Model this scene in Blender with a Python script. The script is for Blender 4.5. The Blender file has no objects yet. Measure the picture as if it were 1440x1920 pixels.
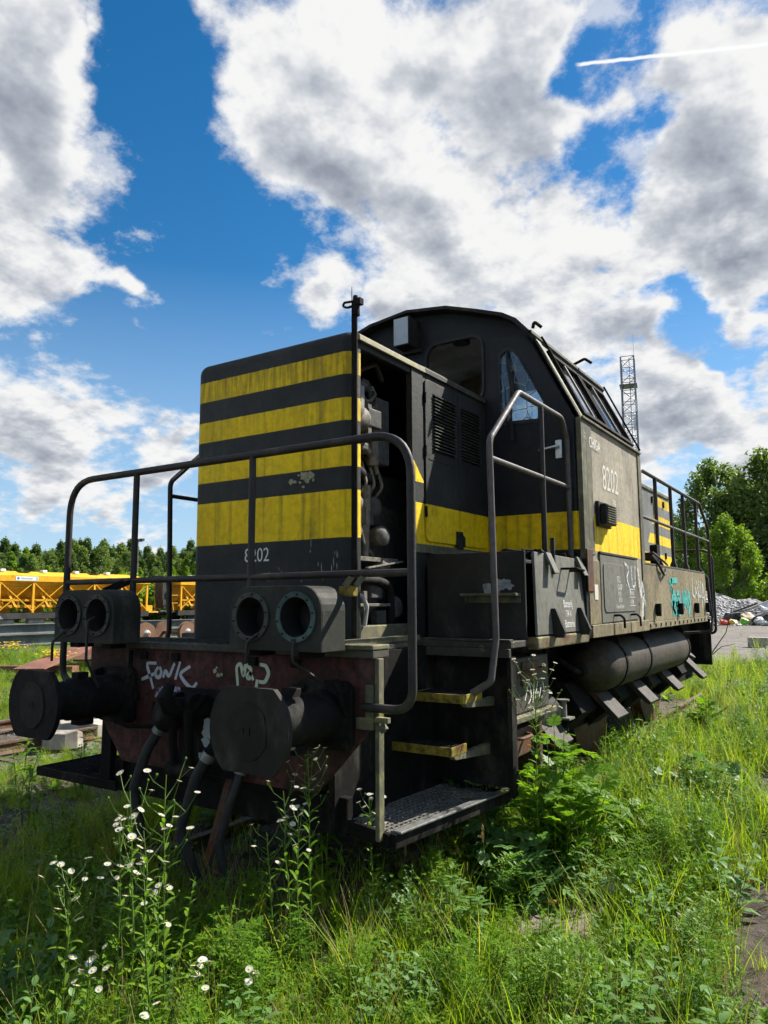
import bpy, bmesh, math, random
import numpy as np
from mathutils import Vector, Matrix, geometry
R = math.radians
random.seed(7)
rng = np.random.default_rng(7)
scene = bpy.context.scene
C = scene.collection

# ---------------------------------------------------------------- camera
cam_d = bpy.data.cameras.new('camera')
cam_d.sensor_fit = 'HORIZONTAL'; cam_d.sensor_width = 36.0
cam_d.lens = 1385.0 * 36.0 / 1440.0
cam_d.clip_start = 0.05; cam_d.clip_end = 6000
cam = bpy.data.objects.new('camera', cam_d); C.objects.link(cam)
CAM = Vector((3.375, -2.652, 1.649))
def _cam_axes(yaw, pitch, roll):
    F = Vector((-math.sin(yaw) * math.cos(pitch), math.cos(yaw) * math.cos(pitch), math.sin(pitch)))
    Rr = Vector((math.cos(yaw), math.sin(yaw), 0)); U = Rr.cross(F)
    return Rr * math.cos(roll) + U * math.sin(roll), -Rr * math.sin(roll) + U * math.cos(roll), F
_r, _u, _f = _cam_axes(R(33.0), R(6.95), R(-0.275))
M4 = Matrix((_r, _u, -_f)).transposed().to_4x4(); M4.translation = CAM
cam.matrix_world = M4
scene.camera = cam

# ---------------------------------------------------------------- sun, exposure
SUN_AZ, SUN_EL = 29.0, 43.0          # azimuth from +Y towards +X
SUN_DIR = Vector((math.sin(R(SUN_AZ)) * math.cos(R(SUN_EL)), math.cos(R(SUN_AZ)) * math.cos(R(SUN_EL)), math.sin(R(SUN_EL))))
sd = bpy.data.lights.new('sun', 'SUN'); sd.energy = 5.0; sd.angle = R(0.53); sd.color = (1.0, 0.95, 0.86)
sun = bpy.data.objects.new('sun', sd); C.objects.link(sun)
sun.rotation_euler = SUN_DIR.to_track_quat('Z', 'Y').to_euler()
scene.view_settings.view_transform = 'Standard'; scene.view_settings.look = 'None'
scene.view_settings.exposure = 1.1; scene.view_settings.gamma = 1.0
scene.view_settings.use_curve_mapping = False
scene.render.engine = 'CYCLES'
scene.cycles.use_denoising = True
scene.cycles.use_adaptive_sampling = True; scene.cycles.adaptive_threshold = 0.025; scene.cycles.adaptive_min_samples = 12
scene.cycles.max_bounces = 7; scene.cycles.transparent_max_bounces = 12
scene.cycles.diffuse_bounces = 2; scene.cycles.glossy_bounces = 2
scene.cycles.sample_clamp_indirect = 8.0

# ---------------------------------------------------------------- node helper
class NB:
    def __init__(s, tree):
        s.t = tree; tree.nodes.clear()
    def n(s, typ, ins=None, **props):
        nd = s.t.nodes.new(typ)
        for k, v in props.items(): setattr(nd, k, v)
        for k, v in (ins or {}).items():
            sock = nd.inputs[k]
            if hasattr(v, 'is_output'): s.t.links.new(v, sock)
            else:
                if isinstance(v, tuple) and len(v) == 3 and sock.type == 'RGBA': v = (*v, 1.0)
                sock.default_value = v
        return nd
    def math(s, op, a, b=0.0, c=0.0, clamp=False):
        nd = s.n('ShaderNodeMath', {0: a, 1: b}, operation=op, use_clamp=clamp)
        if op in ('MULTIPLY_ADD',):
            if hasattr(c, 'is_output'): s.t.links.new(c, nd.inputs[2])
            else: nd.inputs[2].default_value = c
        return nd.outputs[0]
    def ramp(s, fac, stops, interp='LINEAR'):
        nd = s.n('ShaderNodeValToRGB', {0: fac}); cr = nd.color_ramp; cr.interpolation = interp
        while len(cr.elements) < len(stops): cr.elements.new(0.5)
        for e, (p, c) in zip(cr.elements, stops):
            e.position = p; e.color = (*c, 1.0) if len(c) == 3 else c
        return nd.outputs[0]
    def mixc(s, fac, a, b, blend='MIX'):
        nd = s.n('ShaderNodeMix', {0: fac, 6: a, 7: b}, data_type='RGBA', blend_type=blend)
        return nd.outputs[2]
    def smooth(s, v, lo, hi, a=0.0, b=1.0, typ='SMOOTHSTEP'):
        nd = s.n('ShaderNodeMapRange', {0: v, 1: lo, 2: hi, 3: a, 4: b}, interpolation_type=typ)
        return nd.outputs[0]
    def noise(s, vec, scale, detail=4.0, rough=0.55, dist=0.0, dim='3D'):
        nd = s.n('ShaderNodeTexNoise', {'Scale': scale, 'Detail': detail, 'Roughness': rough, 'Distortion': dist}, noise_dimensions=dim)
        if vec is not None: s.t.links.new(vec, nd.inputs['Vector'])
        return nd.outputs[0]
    def mapping(s, vec, scale=(1, 1, 1), loc=(0, 0, 0), rot=(0, 0, 0)):
        nd = s.n('ShaderNodeMapping', {'Vector': vec, 'Scale': scale, 'Location': loc, 'Rotation': rot})
        return nd.outputs[0]

# ---------------------------------------------------------------- sky with clouds (world)
world = bpy.data.worlds.new('World'); scene.world = world; world.use_nodes = True
def azel(az, el):
    return (math.sin(R(az)) * math.cos(R(el)), math.cos(R(az)) * math.cos(R(el)), math.sin(R(el)))
# azimuth, elevation, angular radius (degrees), weight
CLOUD_MASSES = [
    (-61.5,36.5,5.2,1), (-60.0,31.8,5.8,1), (-57.7,28.5,6.2,1), (-59.6,24.1,6.2,1), (-52.7,22.8,2.1,0.7), (-56.8,39.0,2.1,0.7),
    (-50.7,21.5,1.1,0.55), (-44.0,38.6,3.9,0.95), (-38.2,39.9,6.2,1), (-39.9,34.2,5.8,1), (-31.0,36.9,9.9,1), (-23.6,35.3,8.7,1),
    (-22.1,40.0,5.0,1), (-25.9,28.7,9.5,1), (-36.0,31.0,5.0,0.95), (-19.2,26.8,7.0,1), (-28.2,23.0,5.4,1), (-20.3,20.2,7.0,1),
    (-15.5,19.0,5.4,1), (-36.8,23.0,3.5,0.85), (-42.4,25.4,1.7,0.5), (-32.1,22.7,2.5,0.8), (-45.1,34.7,2.1,0.62), (-6.2,34.7,4.6,0.95),
    (-12.9,35.0,2.0,0.72), (-8.1,29.2,6.2,1), (-11.3,26.4,5.0,1), (-4.8,24.9,5.0,1), (-5.5,19.5,2.6,0.8), (-11.7,18.6,3.3,0.9),
    (-11.2,14.0,7.0,1), (-6.3,12.0,6.2,1), (-15.4,11.3,5.4,1), (-5.3,15.5,2.9,0.8), (-59.0,13.4,4.6,1), (-54.7,12.7,4.3,1),
    (-50.7,11.0,3.3,0.95), (-57.4,9.5,4.6,0.9), (-58.0,6.2,2.7,0.7), (-52.6,6.3,2.3,0.62), (-49.6,4.8,1.9,0.55)]
CLOUD_GAPS = [
    (-49.6,31.4,6.6,0.6), (-45.2,20.4,5.4,0.6), (-52.7,18.4,2.5,0.5), (-51.6,37.9,2.9,0.5), (-15.3,37.7,2.2,0.75), (-16.1,32.2,1.5,0.45),
    (-30.4,34.2,1.7,0.4), (-8.4,19.2,2.3,0.75), (-10.4,22.4,1.7,0.45), (-10.1,37.6,2.0,0.6), (-48.3,16.3,2.5,0.45), (-11.3,32.4,1.4,0.4),
    (-54.6,35.3,1.7,0.4)]

def build_world():
    b = NB(world.node_tree)
    d = b.n('ShaderNodeTexCoord').outputs['Generated']
    d = b.n('ShaderNodeVectorMath', {0: d}, operation='NORMALIZE').outputs[0]
    sky = b.n('ShaderNodeTexSky', sky_type='NISHITA', sun_disc=False, sun_elevation=R(SUN_EL), sun_rotation=R(SUN_AZ),
              altitude=0.0, air_density=1.0, dust_density=0.15, ozone_density=2.5).outputs[0]
    sky = b.n('ShaderNodeHueSaturation', {'Saturation': 1.38, 'Value': 1.18, 'Hue': 0.497, 'Color': sky}).outputs[0]
    hz = b.smooth(b.n('ShaderNodeSeparateXYZ', {0: d}).outputs[2], 0.0, 0.42, 0.85, 0.0, 'LINEAR')
    sky = b.mixc(hz, sky, (4.4, 6.3, 8.6))
    # cloud layer coordinates: flattened dome
    sep = b.n('ShaderNodeSeparateXYZ', {0: d})
    zz = b.math('ADD', b.math('MAXIMUM', sep.outputs[2], 0.0), 0.36)
    P = b.n('ShaderNodeVectorMath', {0: d, 1: b.n('ShaderNodeCombineXYZ', {0: zz, 1: zz, 2: 1e6}).outputs[0]}, operation='DIVIDE').outputs[0]
    warp = b.n('ShaderNodeTexNoise', {'Vector': P, 'Scale': 4.2, 'Detail': 3.0, 'Roughness': 0.6}, noise_dimensions='2D').outputs['Color']
    dw = b.n('ShaderNodeVectorMath', {0: warp, 1: (0.15, 0.15, 0.15), 2: d}, operation='MULTIPLY_ADD').outputs[0]
    dw = b.n('ShaderNodeVectorMath', {0: dw, 1: (0.075, 0.075, 0.075)}, operation='SUBTRACT').outputs[0]
    # large masses of the cumulus field
    acc = None
    for (az, el, rad, wgt) in CLOUD_MASSES:
        dt = b.n('ShaderNodeVectorMath', {0: dw, 1: azel(az, el)}, operation='DISTANCE').outputs['Value']
        m = b.smooth(dt, R(rad * 1.34), R(rad * 0.30), 0.0, wgt, 'LINEAR')
        acc = m if acc is None else b.math('MAXIMUM', acc, m)
    # elsewhere in the sky: the same kind of broken cumulus
    far = b.n('ShaderNodeVectorMath', {0: d, 1: azel(-33, 20)}, operation='DISTANCE').outputs['Value']
    away = b.smooth(far, R(36), R(52))
    big = b.noise(P, 0.9, 2.0, 0.5, dim='2D')
    acc = b.math('MAXIMUM', acc, b.math('MULTIPLY', away, b.smooth(big, 0.42, 0.62, 0.0, 1.0)))
    for (az, el, rad, wgt) in CLOUD_GAPS:
        dt = b.n('ShaderNodeVectorMath', {0: dw, 1: azel(az, el)}, operation='DISTANCE').outputs['Value']
        acc = b.math('SUBTRACT', acc, b.smooth(dt, R(rad * 1.5), R(rad * 0.3), 0.0, wgt, 'LINEAR'))
    f0 = b.noise(P, 4.4, 9.0, 0.64, 0.0, '2D')
    sunP = (SUN_DIR.x / (SUN_DIR.z + 0.36), SUN_DIR.y / (SUN_DIR.z + 0.36), 0.0)
    tosun = b.n('ShaderNodeVectorMath', {0: sunP, 1: P}, operation='SUBTRACT').outputs[0]
    tosun = b.n('ShaderNodeVectorMath', {0: tosun}, operation='NORMALIZE').outputs[0]
    P2 = b.n('ShaderNodeVectorMath', {0: tosun, 1: (0.05, 0.05, 0.0), 2: P}, operation='MULTIPLY_ADD').outputs[0]
    f1 = b.noise(P2, 4.4, 5.5, 0.60, 0.0, '2D'); f0s = b.noise(P, 4.4, 5.5, 0.60, 0.0, '2D')
    lee = b.math('MULTIPLY', b.math('SUBTRACT', f1, f0s), 3.3)
    dens = b.math('MULTIPLY_ADD', b.math('SUBTRACT', f0, 0.5), 2.1, acc)
    cover = b.smooth(dens, 0.26, 0.74)
    wisp = b.noise(P, 13.0, 5.0, 0.68, 0.0, '2D')
    veil = b.smooth(b.math('MULTIPLY_ADD', b.math('SUBTRACT', wisp, 0.5), 1.7, dens), 0.16, 0.80, 0.0, 0.62)
    cover = b.math('MAXIMUM', cover, veil)
    thick = b.smooth(b.math('MULTIPLY_ADD', b.math('SUBTRACT', f0s, 0.5), 1.5, acc), 0.45, 1.15)
    low = b.smooth(b.noise(P, 2.1, 4.0, 0.55, 0.0, '2D'), 0.34, 0.66)
    shade = b.math('MULTIPLY', thick, b.math('MULTIPLY_ADD', low, 0.42, 0.32))
    shade = b.math('MULTIPLY', b.math('ADD', shade, lee), 0.88, clamp=True)
    ccol = b.ramp(shade, [(0.0, (8.3, 8.3, 8.25)), (0.15, (7.6, 7.65, 7.75)), (0.34, (5.9, 6.15, 6.55)), (0.60, (4.3, 4.6, 5.15)), (1.0, (2.7, 3.0, 3.6))])
    # low sky: clouds thin out into haze
    lowfade = b.smooth(sep.outputs[2], 0.0, 0.06, 0.4, 1.0)
    cover = b.math('MULTIPLY', cover, lowfade)
    col = b.mixc(cover, sky, ccol)
    # condensation trail
    a0, a1 = Vector(azel(-16.9, 37.0)), Vector(azel(6.0, 33.2))
    nrm = a0.cross(a1).normalized(); mid = (a0 + a1).normalized()
    off = b.n('ShaderNodeVectorMath', {0: d, 1: tuple(nrm)}, operation='DOT_PRODUCT').outputs['Value']
    off = b.math('ADD', off, b.math('MULTIPLY', b.math('SUBTRACT', b.noise(d, 60.0, 2.0, 0.6), 0.5), 0.0028))
    line = b.smooth(b.math('ABSOLUTE', off), 0.0006, 0.0028, 1.0, 0.0)
    ext = b.n('ShaderNodeVectorMath', {0: d, 1: tuple(mid)}, operation='DOT_PRODUCT').outputs['Value']
    line = b.math('MULTIPLY', line, b.smooth(ext, mid.dot(a0) - 0.0008, mid.dot(a0) + 0.0008))
    line = b.math('MULTIPLY', line, b.smooth(b.noise(d, 25.0, 1.0, 0.5), 0.25, 0.5, 0.75, 1.0))
    col = b.mixc(line, col, (8.9, 8.95, 9.0))
    bg = b.n('ShaderNodeBackground', {'Color': col, 'Strength': 0.052})
    out = b.n('ShaderNodeOutputWorld'); b.t.links.new(bg.outputs[0], out.inputs[0])
    world.cycles.sampling_method = 'NONE'
build_world()

# ---------------------------------------------------------------- mesh helpers
def link(o, parent=None):
    C.objects.link(o)
    if parent is not None: o.parent = parent
    return o
def tag(o, label=None, cat=None, group=None, kind=None):
    for k, v in (('label', label), ('category', cat), ('group', group), ('kind', kind)):
        if v: o[k] = v
    return o
def empty(name, loc=(0, 0, 0), rotz=0.0, parent=None):
    o = bpy.data.objects.new(name, None); o.empty_display_size = 0.2
    o.location = loc; o.rotation_euler = (0, 0, rotz)
    return link(o, parent)
def copy_tree(o, parent=None):
    kids = [k for k in bpy.data.objects if k.parent == o]
    c = o.copy(); C.objects.link(c); c.parent = parent
    for k in kids: copy_tree(k, c)
    return c
def fillet(path, r, n=5):
    P = [Vector(p) for p in path]; out = [P[0]]
    for i in range(1, len(P) - 1):
        rr = r[i] if isinstance(r, (list, tuple)) else r
        a, bb, c = P[i - 1], P[i], P[i + 1]
        u = (a - bb); v = (c - bb)
        ang = u.angle(v)
        if rr <= 0 or ang > math.pi - 0.02: out.append(bb); continue
        t = min(rr / math.tan(ang / 2), u.length * 0.49, v.length * 0.49)
        p0 = bb + u.normalized() * t; p1 = bb + v.normalized() * t
        for k in range(n + 1):
            s = k / n
            out.append(p0 * (1 - s) ** 2 + bb * 2 * s * (1 - s) + p1 * s * s)
    out.append(P[-1]); return out
def rrect(x0, x1, z0, z1, r, n=4, corners=(1, 1, 1, 1)):
    """corners: bl, br, tr, tl"""
    pts = []
    for (cx, cz, a0, on, px, pz) in ((x0 + r, z0 + r, 180, corners[0], x0, z0), (x1 - r, z0 + r, 270, corners[1], x1, z0),
                              (x1 - r, z1 - r, 0, corners[2], x1, z1), (x0 + r, z1 - r, 90, corners[3], x0, z1)):
        if not on: pts.append((px, pz)); continue
        for k in range(n + 1):
            a = R(a0 + 90 * k / n); pts.append((cx + r * math.cos(a), cz + r * math.sin(a)))
    return pts
def circle(cx, cz, r, n=20):
    return [(cx + r * math.cos(2 * math.pi * k / n), cz + r * math.sin(2 * math.pi * k / n)) for k in range(n)]
MAPS = {'xz': lambda a, b, h: (a, h, b), 'yz': lambda a, b, h: (h, a, b), 'xy': lambda a, b, h: (a, b, h)}
class MB:
    def __init__(s): s.V = []; s.F = []; s.M = []
    def add(s, V, F, m=0):
        o = len(s.V); s.V += [tuple(v) for v in V]
        for f in F: s.F.append(tuple(i + o for i in f)); s.M.append(m)
        return s
    def box(s, x0, x1, y0, y1, z0, z1, m=0):
        V = [(x, y, z) for z in (z0, z1) for y in (y0, y1) for x in (x0, x1)]
        return s.add(V, [(0, 2, 3, 1), (4, 5, 7, 6), (0, 1, 5, 4), (2, 6, 7, 3), (0, 4, 6, 2), (1, 3, 7, 5)], m)
    def bar(s, p, q, w, h, up=(0, 0, 1), m=0):
        p, q = Vector(p), Vector(q); d = (q - p).normalized(); u = Vector(up)
        if abs(d.dot(u)) > 0.98: u = Vector((1, 0, 0))
        sd = d.cross(u).normalized(); u = sd.cross(d)
        V = [e + sd * a * w / 2 + u * c * h / 2 for e in (p, q) for a, c in ((-1, -1), (1, -1), (1, 1), (-1, 1))]
        return s.add(V, [(0, 1, 2, 3), (7, 6, 5, 4), (0, 4, 5, 1), (1, 5, 6, 2), (2, 6, 7, 3), (3, 7, 4, 0)], m)
    def tube(s, path, r, n=8, m=0, cap=True):
        P = [Vector(p) for p in path]; V = []; F = []
        ref = Vector((0.123, 0.311, 0.94)); prev = None
        for i, p in enumerate(P):
            d = (P[min(i + 1, len(P) - 1)] - P[max(i - 1, 0)]).normalized()
            if prev is None:
                u = d.cross(ref).normalized()
            else:
                u = (prev - d * prev.dot(d)).normalized()
            prev = u; w = d.cross(u)
            rr = r[i] if isinstance(r, (list, tuple)) else r
            for k in range(n):
                a = 2 * math.pi * k / n; V.append(p + (u * math.cos(a) + w * math.sin(a)) * rr)
        for i in range(len(P) - 1):
            for k in range(n):
                a, b = i * n + k, i * n + (k + 1) % n
                F.append((a, b, b + n, a + n))
        if cap: F.append(tuple(range(n - 1, -1, -1))); F.append(tuple(range((len(P) - 1) * n, len(P) * n)))
        return s.add(V, F, m)
    def lathe(s, prof, org, axis, n=24, m=0):
        """prof: list of (radius, distance along axis)"""
        ax = Vector(axis).normalized(); org = Vector(org)
        u = ax.cross(Vector((0.1, 0.2, 0.97)) if abs(ax.z) < 0.9 else Vector((1, 0, 0))).normalized(); w = ax.cross(u)
        V = []; F = []
        for r, h in prof:
            for k in range(n):
                a = 2 * math.pi * k / n; V.append(org + ax * h + (u * math.cos(a) + w * math.sin(a)) * max(r, 1e-4))
        for i in range(len(prof) - 1):
            for k in range(n):
                a, b = i * n + k, i * n + (k + 1) % n; F.append((a, b, b + n, a + n))
        F.append(tuple(range(n - 1, -1, -1))); F.append(tuple(range((len(prof) - 1) * n, len(prof) * n)))
        return s.add(V, F, m)
    def prism(s, outer, h0, h1, plane='xz', holes=(), m=0, fn=None):
        """polygon with holes, extruded from h0 to h1 across the plane"""
        mp = fn or MAPS[plane]; loops = [list(outer)] + [list(h) for h in holes]
        flat = [p for l in loops for p in l]; n = len(flat)
        if len(loops) == 1 and len(outer) <= 4: tris = [tuple(range(len(outer)))]
        else: tris = geometry.tessellate_polygon([[Vector((a, b, 0)) for a, b in l] for l in loops])
        V = [mp(a, b, h0) for a, b in flat] + [mp(a, b, h1) for a, b in flat]
        F = [tuple(t) for t in tris] + [tuple(i + n for i in reversed(t)) for t in tris]; o = 0
        for l in loops:
            k = len(l)
            for i in range(k): F.append((o + i, o + (i + 1) % k, o + (i + 1) % k + n, o + i + n))
            o += k
        return s.add(V, F, m)
    def ribbon(s, pts, w, fn, m=0):
        """flat stroke in the (a,b) plane mapped by fn(a,b)"""
        P = [Vector((a, b)) for a, b in pts]; V = []; F = []
        for i, p in enumerate(P):
            d = (P[min(i + 1, len(P) - 1)] - P[max(i - 1, 0)]).normalized(); nrm = Vector((-d.y, d.x))
            ww = w * (0.75 + 0.25 * math.sin(math.pi * i / max(1, len(P) - 1)))
            V.append(fn(*(p + nrm * ww / 2))); V.append(fn(*(p - nrm * ww / 2)))
        for i in range(len(P) - 1): F.append((2 * i, 2 * i + 1, 2 * i + 3, 2 * i + 2))
        return s.add(V, F, m)
    def mesh(s, name, mats):
        me = bpy.data.meshes.new(name); me.from_pydata(s.V, [], s.F)
        for m in (mats if isinstance(mats, (list, tuple)) else [mats]): me.materials.append(m)
        if any(s.M): me.polygons.foreach_set('material_index', s.M)
        bm = bmesh.new(); bm.from_mesh(me); bmesh.ops.recalc_face_normals(bm, faces=bm.faces); bm.to_mesh(me); bm.free()
        me.update(); return me
    def build(s, name, mats, parent=None, bevel=0.0, seg=2, smooth=None, loc=None):
        me = s.mesh(name, mats)
        o = bpy.data.objects.new(name, me); link(o, parent)
        if loc is not None: o.location = loc
        if smooth:
            me.polygons.foreach_set('use_smooth', [True] * len(me.polygons)); me.set_sharp_from_angle(angle=R(smooth))
        if bevel:
            md = o.modifiers.new('bevel', 'BEVEL'); md.width = bevel; md.segments = seg; md.limit_method = 'ANGLE'; md.angle_limit = R(35)
            md.use_clamp_overlap = True
        return o
def arrays_mesh(name, V, F, mat, smooth=False):
    """V (n,3), F (m,k) arrays -> mesh, fast"""
    me = bpy.data.meshes.new(name); V = np.asarray(V, np.float32); F = np.asarray(F, np.int32); k = F.shape[1]
    me.vertices.add(len(V)); me.vertices.foreach_set('co', V.ravel())
    me.loops.add(F.size); me.loops.foreach_set('vertex_index', F.ravel())
    me.polygons.add(len(F)); me.polygons.foreach_set('loop_start', np.arange(0, F.size, k, dtype=np.int32))
    if smooth: me.polygons.foreach_set('use_smooth', [True] * len(F))
    for m in (mat if isinstance(mat, (list, tuple)) else [mat]): me.materials.append(m)
    me.update(calc_edges=True); me.validate(); return me
def boolean_cut(o, cutters):
    """replace o's mesh by the mesh minus boxes given as (x0,x1,y0,y1,z0,z1)"""
    tmp = []
    for bx in cutters:
        c = MB().box(*bx).build('cutter', [], None); tmp.append(c)
        md = o.modifiers.new('cut', 'BOOLEAN'); md.object = c; md.operation = 'DIFFERENCE'; md.solver = 'EXACT'
    dg = bpy.context.evaluated_depsgraph_get(); me = bpy.data.meshes.new_from_object(o.evaluated_get(dg))
    o.modifiers.clear(); old = o.data; o.data = me; bpy.data.meshes.remove(old)
    for c in tmp:
        m = c.data; bpy.data.objects.remove(c); bpy.data.meshes.remove(m)
def lettering(body, size, loc, facing, mat, parent, name='lettering', sx=1.0, align='LEFT', depth=0.0, spacing=1.0):
    cu = bpy.data.curves.new(name, 'FONT'); cu.body = body; cu.size = size; cu.align_x = align; cu.space_character = spacing
    t = bpy.data.objects.new(name, cu); C.objects.link(t); bpy.context.view_layer.update()
    me = bpy.data.meshes.new_from_object(t.evaluated_get(bpy.context.evaluated_depsgraph_get()))
    bpy.data.objects.remove(t); bpy.data.curves.remove(cu)
    me.materials.clear(); me.materials.append(mat)
    o = bpy.data.objects.new(name, me); link(o, parent)
    o.rotation_euler = (R(90), 0, {'front': 0, 'right': R(90), 'left': R(-90)}[facing]) if isinstance(facing, str) else facing
    o.location = loc; o.scale = (sx, 1, 1); return o

# ---------------------------------------------------------------- materials
def new_mat(name):
    m = bpy.data.materials.new(name); m.use_nodes = True; return m, NB(m.node_tree)
def finish(b, col, rough=0.6, metal=0.0, bump=None, bump_str=0.2, bump_dist=0.01, spec=0.5):
    ins = {'Base Color': col, 'Roughness': rough, 'Metallic': metal, 'Specular IOR Level': spec}
    if bump is not None:
        ins['Normal'] = b.n('ShaderNodeBump', {'Height': bump, 'Strength': bump_str, 'Distance': bump_dist}).outputs[0]
    p = b.n('ShaderNodeBsdfPrincipled', ins)
    o = b.n('ShaderNodeOutputMaterial'); b.t.links.new(p.outputs[0], o.inputs[0]); return p
YEL = [(2.054, 2.357), (2.5065, 2.655), (2.8055, 2.9545), (3.109, 3.258)]
def paint(name, base, dirt=(0.018, 0.016, 0.013), dirt_amt=0.5, rust=0.0, lichen=0.0, rough=0.55, livery=None, fade=0.25, metal=0.0, streak=0.5, spec=0.25, rustcol=(0.16, 0.055, 0.02)):
    m, b = new_mat(name)
    tc = b.n('ShaderNodeTexCoord').outputs['Object']
    col = base
    n_big = b.noise(tc, 1.7, 5.0, 0.6)
    n_fine = b.noise(tc, 22.0, 6.0, 0.62)
    st = b.noise(b.mapping(tc, (17, 17, 0.9)), 1.0, 5.0, 0.6)
    fd = tuple(min(1, c * (1 + 1.1 * fade) + 0.02 * fade) for c in base); dk = tuple(c * (1 - 0.9 * fade) for c in base)
    col = b.mixc(b.smooth(n_big, 0.3, 0.7), dk, fd)
    if livery:
        sp = b.n('ShaderNodeSeparateXYZ', {0: tc})
        z = b.math('ADD', sp.outputs[2], b.math('MULTIPLY', b.math('SUBTRACT', n_fine, 0.5), 0.006)); y = sp.outputs[1]
        def band(lo, hi): return b.math('MULTIPLY', b.math('GREATER_THAN', z, lo), b.math('LESS_THAN', z, hi))
        mask = band(*YEL[0])
        if livery in ('front', 'rear'):
            up = b.math('MAXIMUM', band(*YEL[1]), b.math('MAXIMUM', band(*YEL[2]), band(*YEL[3])))
            if livery == 'front': lim = b.math('LESS_THAN', b.math('ADD', y, z), 1.97 + 2.5065)
            else: lim = b.math('GREATER_THAN', b.math('SUBTRACT', y, z), 8.55 - 2.5065)
            mask = b.math('MAXIMUM', mask, b.math('MULTIPLY', up, lim))
        yc = b.mixc(b.smooth(n_big, 0.25, 0.75), (0.84, 0.54, 0.001), (0.95, 0.65, 0.004))
        # soot and water marks run down the yellow
        yc = b.mixc(b.math('MULTIPLY', b.smooth(st, 0.46, 0.76), 0.42), yc, (0.16, 0.12, 0.010))
        up_dirt = b.math('MULTIPLY', b.smooth(z, 2.6, 3.3), b.smooth(b.noise(b.mapping(tc, (26, 26, 2.2)), 1.0, 4.0, 0.6), 0.36, 0.62))
        yc = b.mixc(b.math('MULTIPLY', up_dirt, 0.62), yc, (0.085, 0.075, 0.018))
        chip = b.smooth(b.noise(tc, 9.0, 6.0, 0.65), 0.70, 0.72)
        yc = b.mixc(chip, yc, (0.08, 0.05, 0.02))
        col = b.mixc(mask, col, yc)
    dm = b.math('MULTIPLY', b.smooth(n_fine, 0.35, 0.75), dirt_amt)
    col = b.mixc(dm, col, dirt)
    col = b.mixc(b.math('MULTIPLY', b.smooth(st, 0.5, 0.78), streak * 0.8), col, dirt)
    if rust > 0:
        rn = b.noise(tc, 6.5, 8.0, 0.68)
        rm = b.smooth(rn, 0.74 - 0.34 * rust, 0.80 - 0.30 * rust)
        rc = b.mixc(b.noise(tc, 40.0, 4.0, 0.6), rustcol, tuple(c * 0.35 for c in rustcol))
        col = b.mixc(rm, col, rc)
    if lichen > 0:
        ln = b.noise(tc, 11.0, 8.0, 0.7)
        nz = b.n('ShaderNodeSeparateXYZ', {0: b.n('ShaderNodeNewGeometry').outputs['Normal']}).outputs[2]
        lm = b.math('MULTIPLY', b.smooth(ln, 0.66 - 0.3 * lichen, 0.76 - 0.22 * lichen), b.smooth(nz, -0.2, 0.9, 0.45, 1.0))
        lc = b.mixc(b.noise(tc, 30.0, 3.0, 0.5), (0.20, 0.19, 0.055), (0.36, 0.33, 0.17))
        col = b.mixc(lm, col, lc)
    # chalky fading and grimy patches break up the sheet metal
    pn = b.noise(b.mapping(tc, (1.0, 1.0, 0.45)), 4.3, 7.0, 0.66)
    col = b.mixc(b.smooth(pn, 0.50, 0.78, 0.0, 0.55), col, b.mixc(0.55, col, (0.17, 0.155, 0.12)) if not livery else b.mixc(0.22, col, (0.15, 0.135, 0.10)))
    col = b.mixc(b.smooth(pn, 0.22, 0.44, 0.60, 0.0), col, dirt)
    rg = b.math('ADD', rough - 0.02, b.math('MULTIPLY', n_fine, 0.3))
    finish(b, col, rg, metal, b.math('ADD', n_fine, b.math('MULTIPLY', n_big, 5.0)), 0.26, 0.010, spec)
    return m
def simple(name, col, rough=0.6, metal=0.0, var=0.25, scale=6.0, bump=0.15):
    m, b = new_mat(name); tc = b.n('ShaderNodeTexCoord').outputs['Object']
    n = b.noise(tc, scale, 6.0, 0.6)
    c = b.mixc(b.smooth(n, 0.3, 0.7), tuple(x * (1 - var) for x in col), tuple(min(1, x * (1 + var)) for x in col))
    finish(b, c, rough, metal, n, bump, 0.01); return m
def flat(name, col, rough=0.7, wear=0.0):
    """thin painted marks; worn places let the surface show through"""
    m, b = new_mat(name); tc = b.n('ShaderNodeTexCoord').outputs['Object']
    n = b.noise(tc, 35.0, 5.0, 0.6)
    c = b.mixc(n, tuple(x * 0.82 for x in col), col)
    p = b.n('ShaderNodeBsdfPrincipled', {'Base Color': c, 'Roughness': rough, 'Alpha': b.smooth(n, 0.30 + 0.22 * wear, 0.36 + 0.26 * wear) if wear else 1.0})
    o = b.n('ShaderNodeOutputMaterial'); b.t.links.new(p.outputs[0], o.inputs[0]); return m
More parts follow.
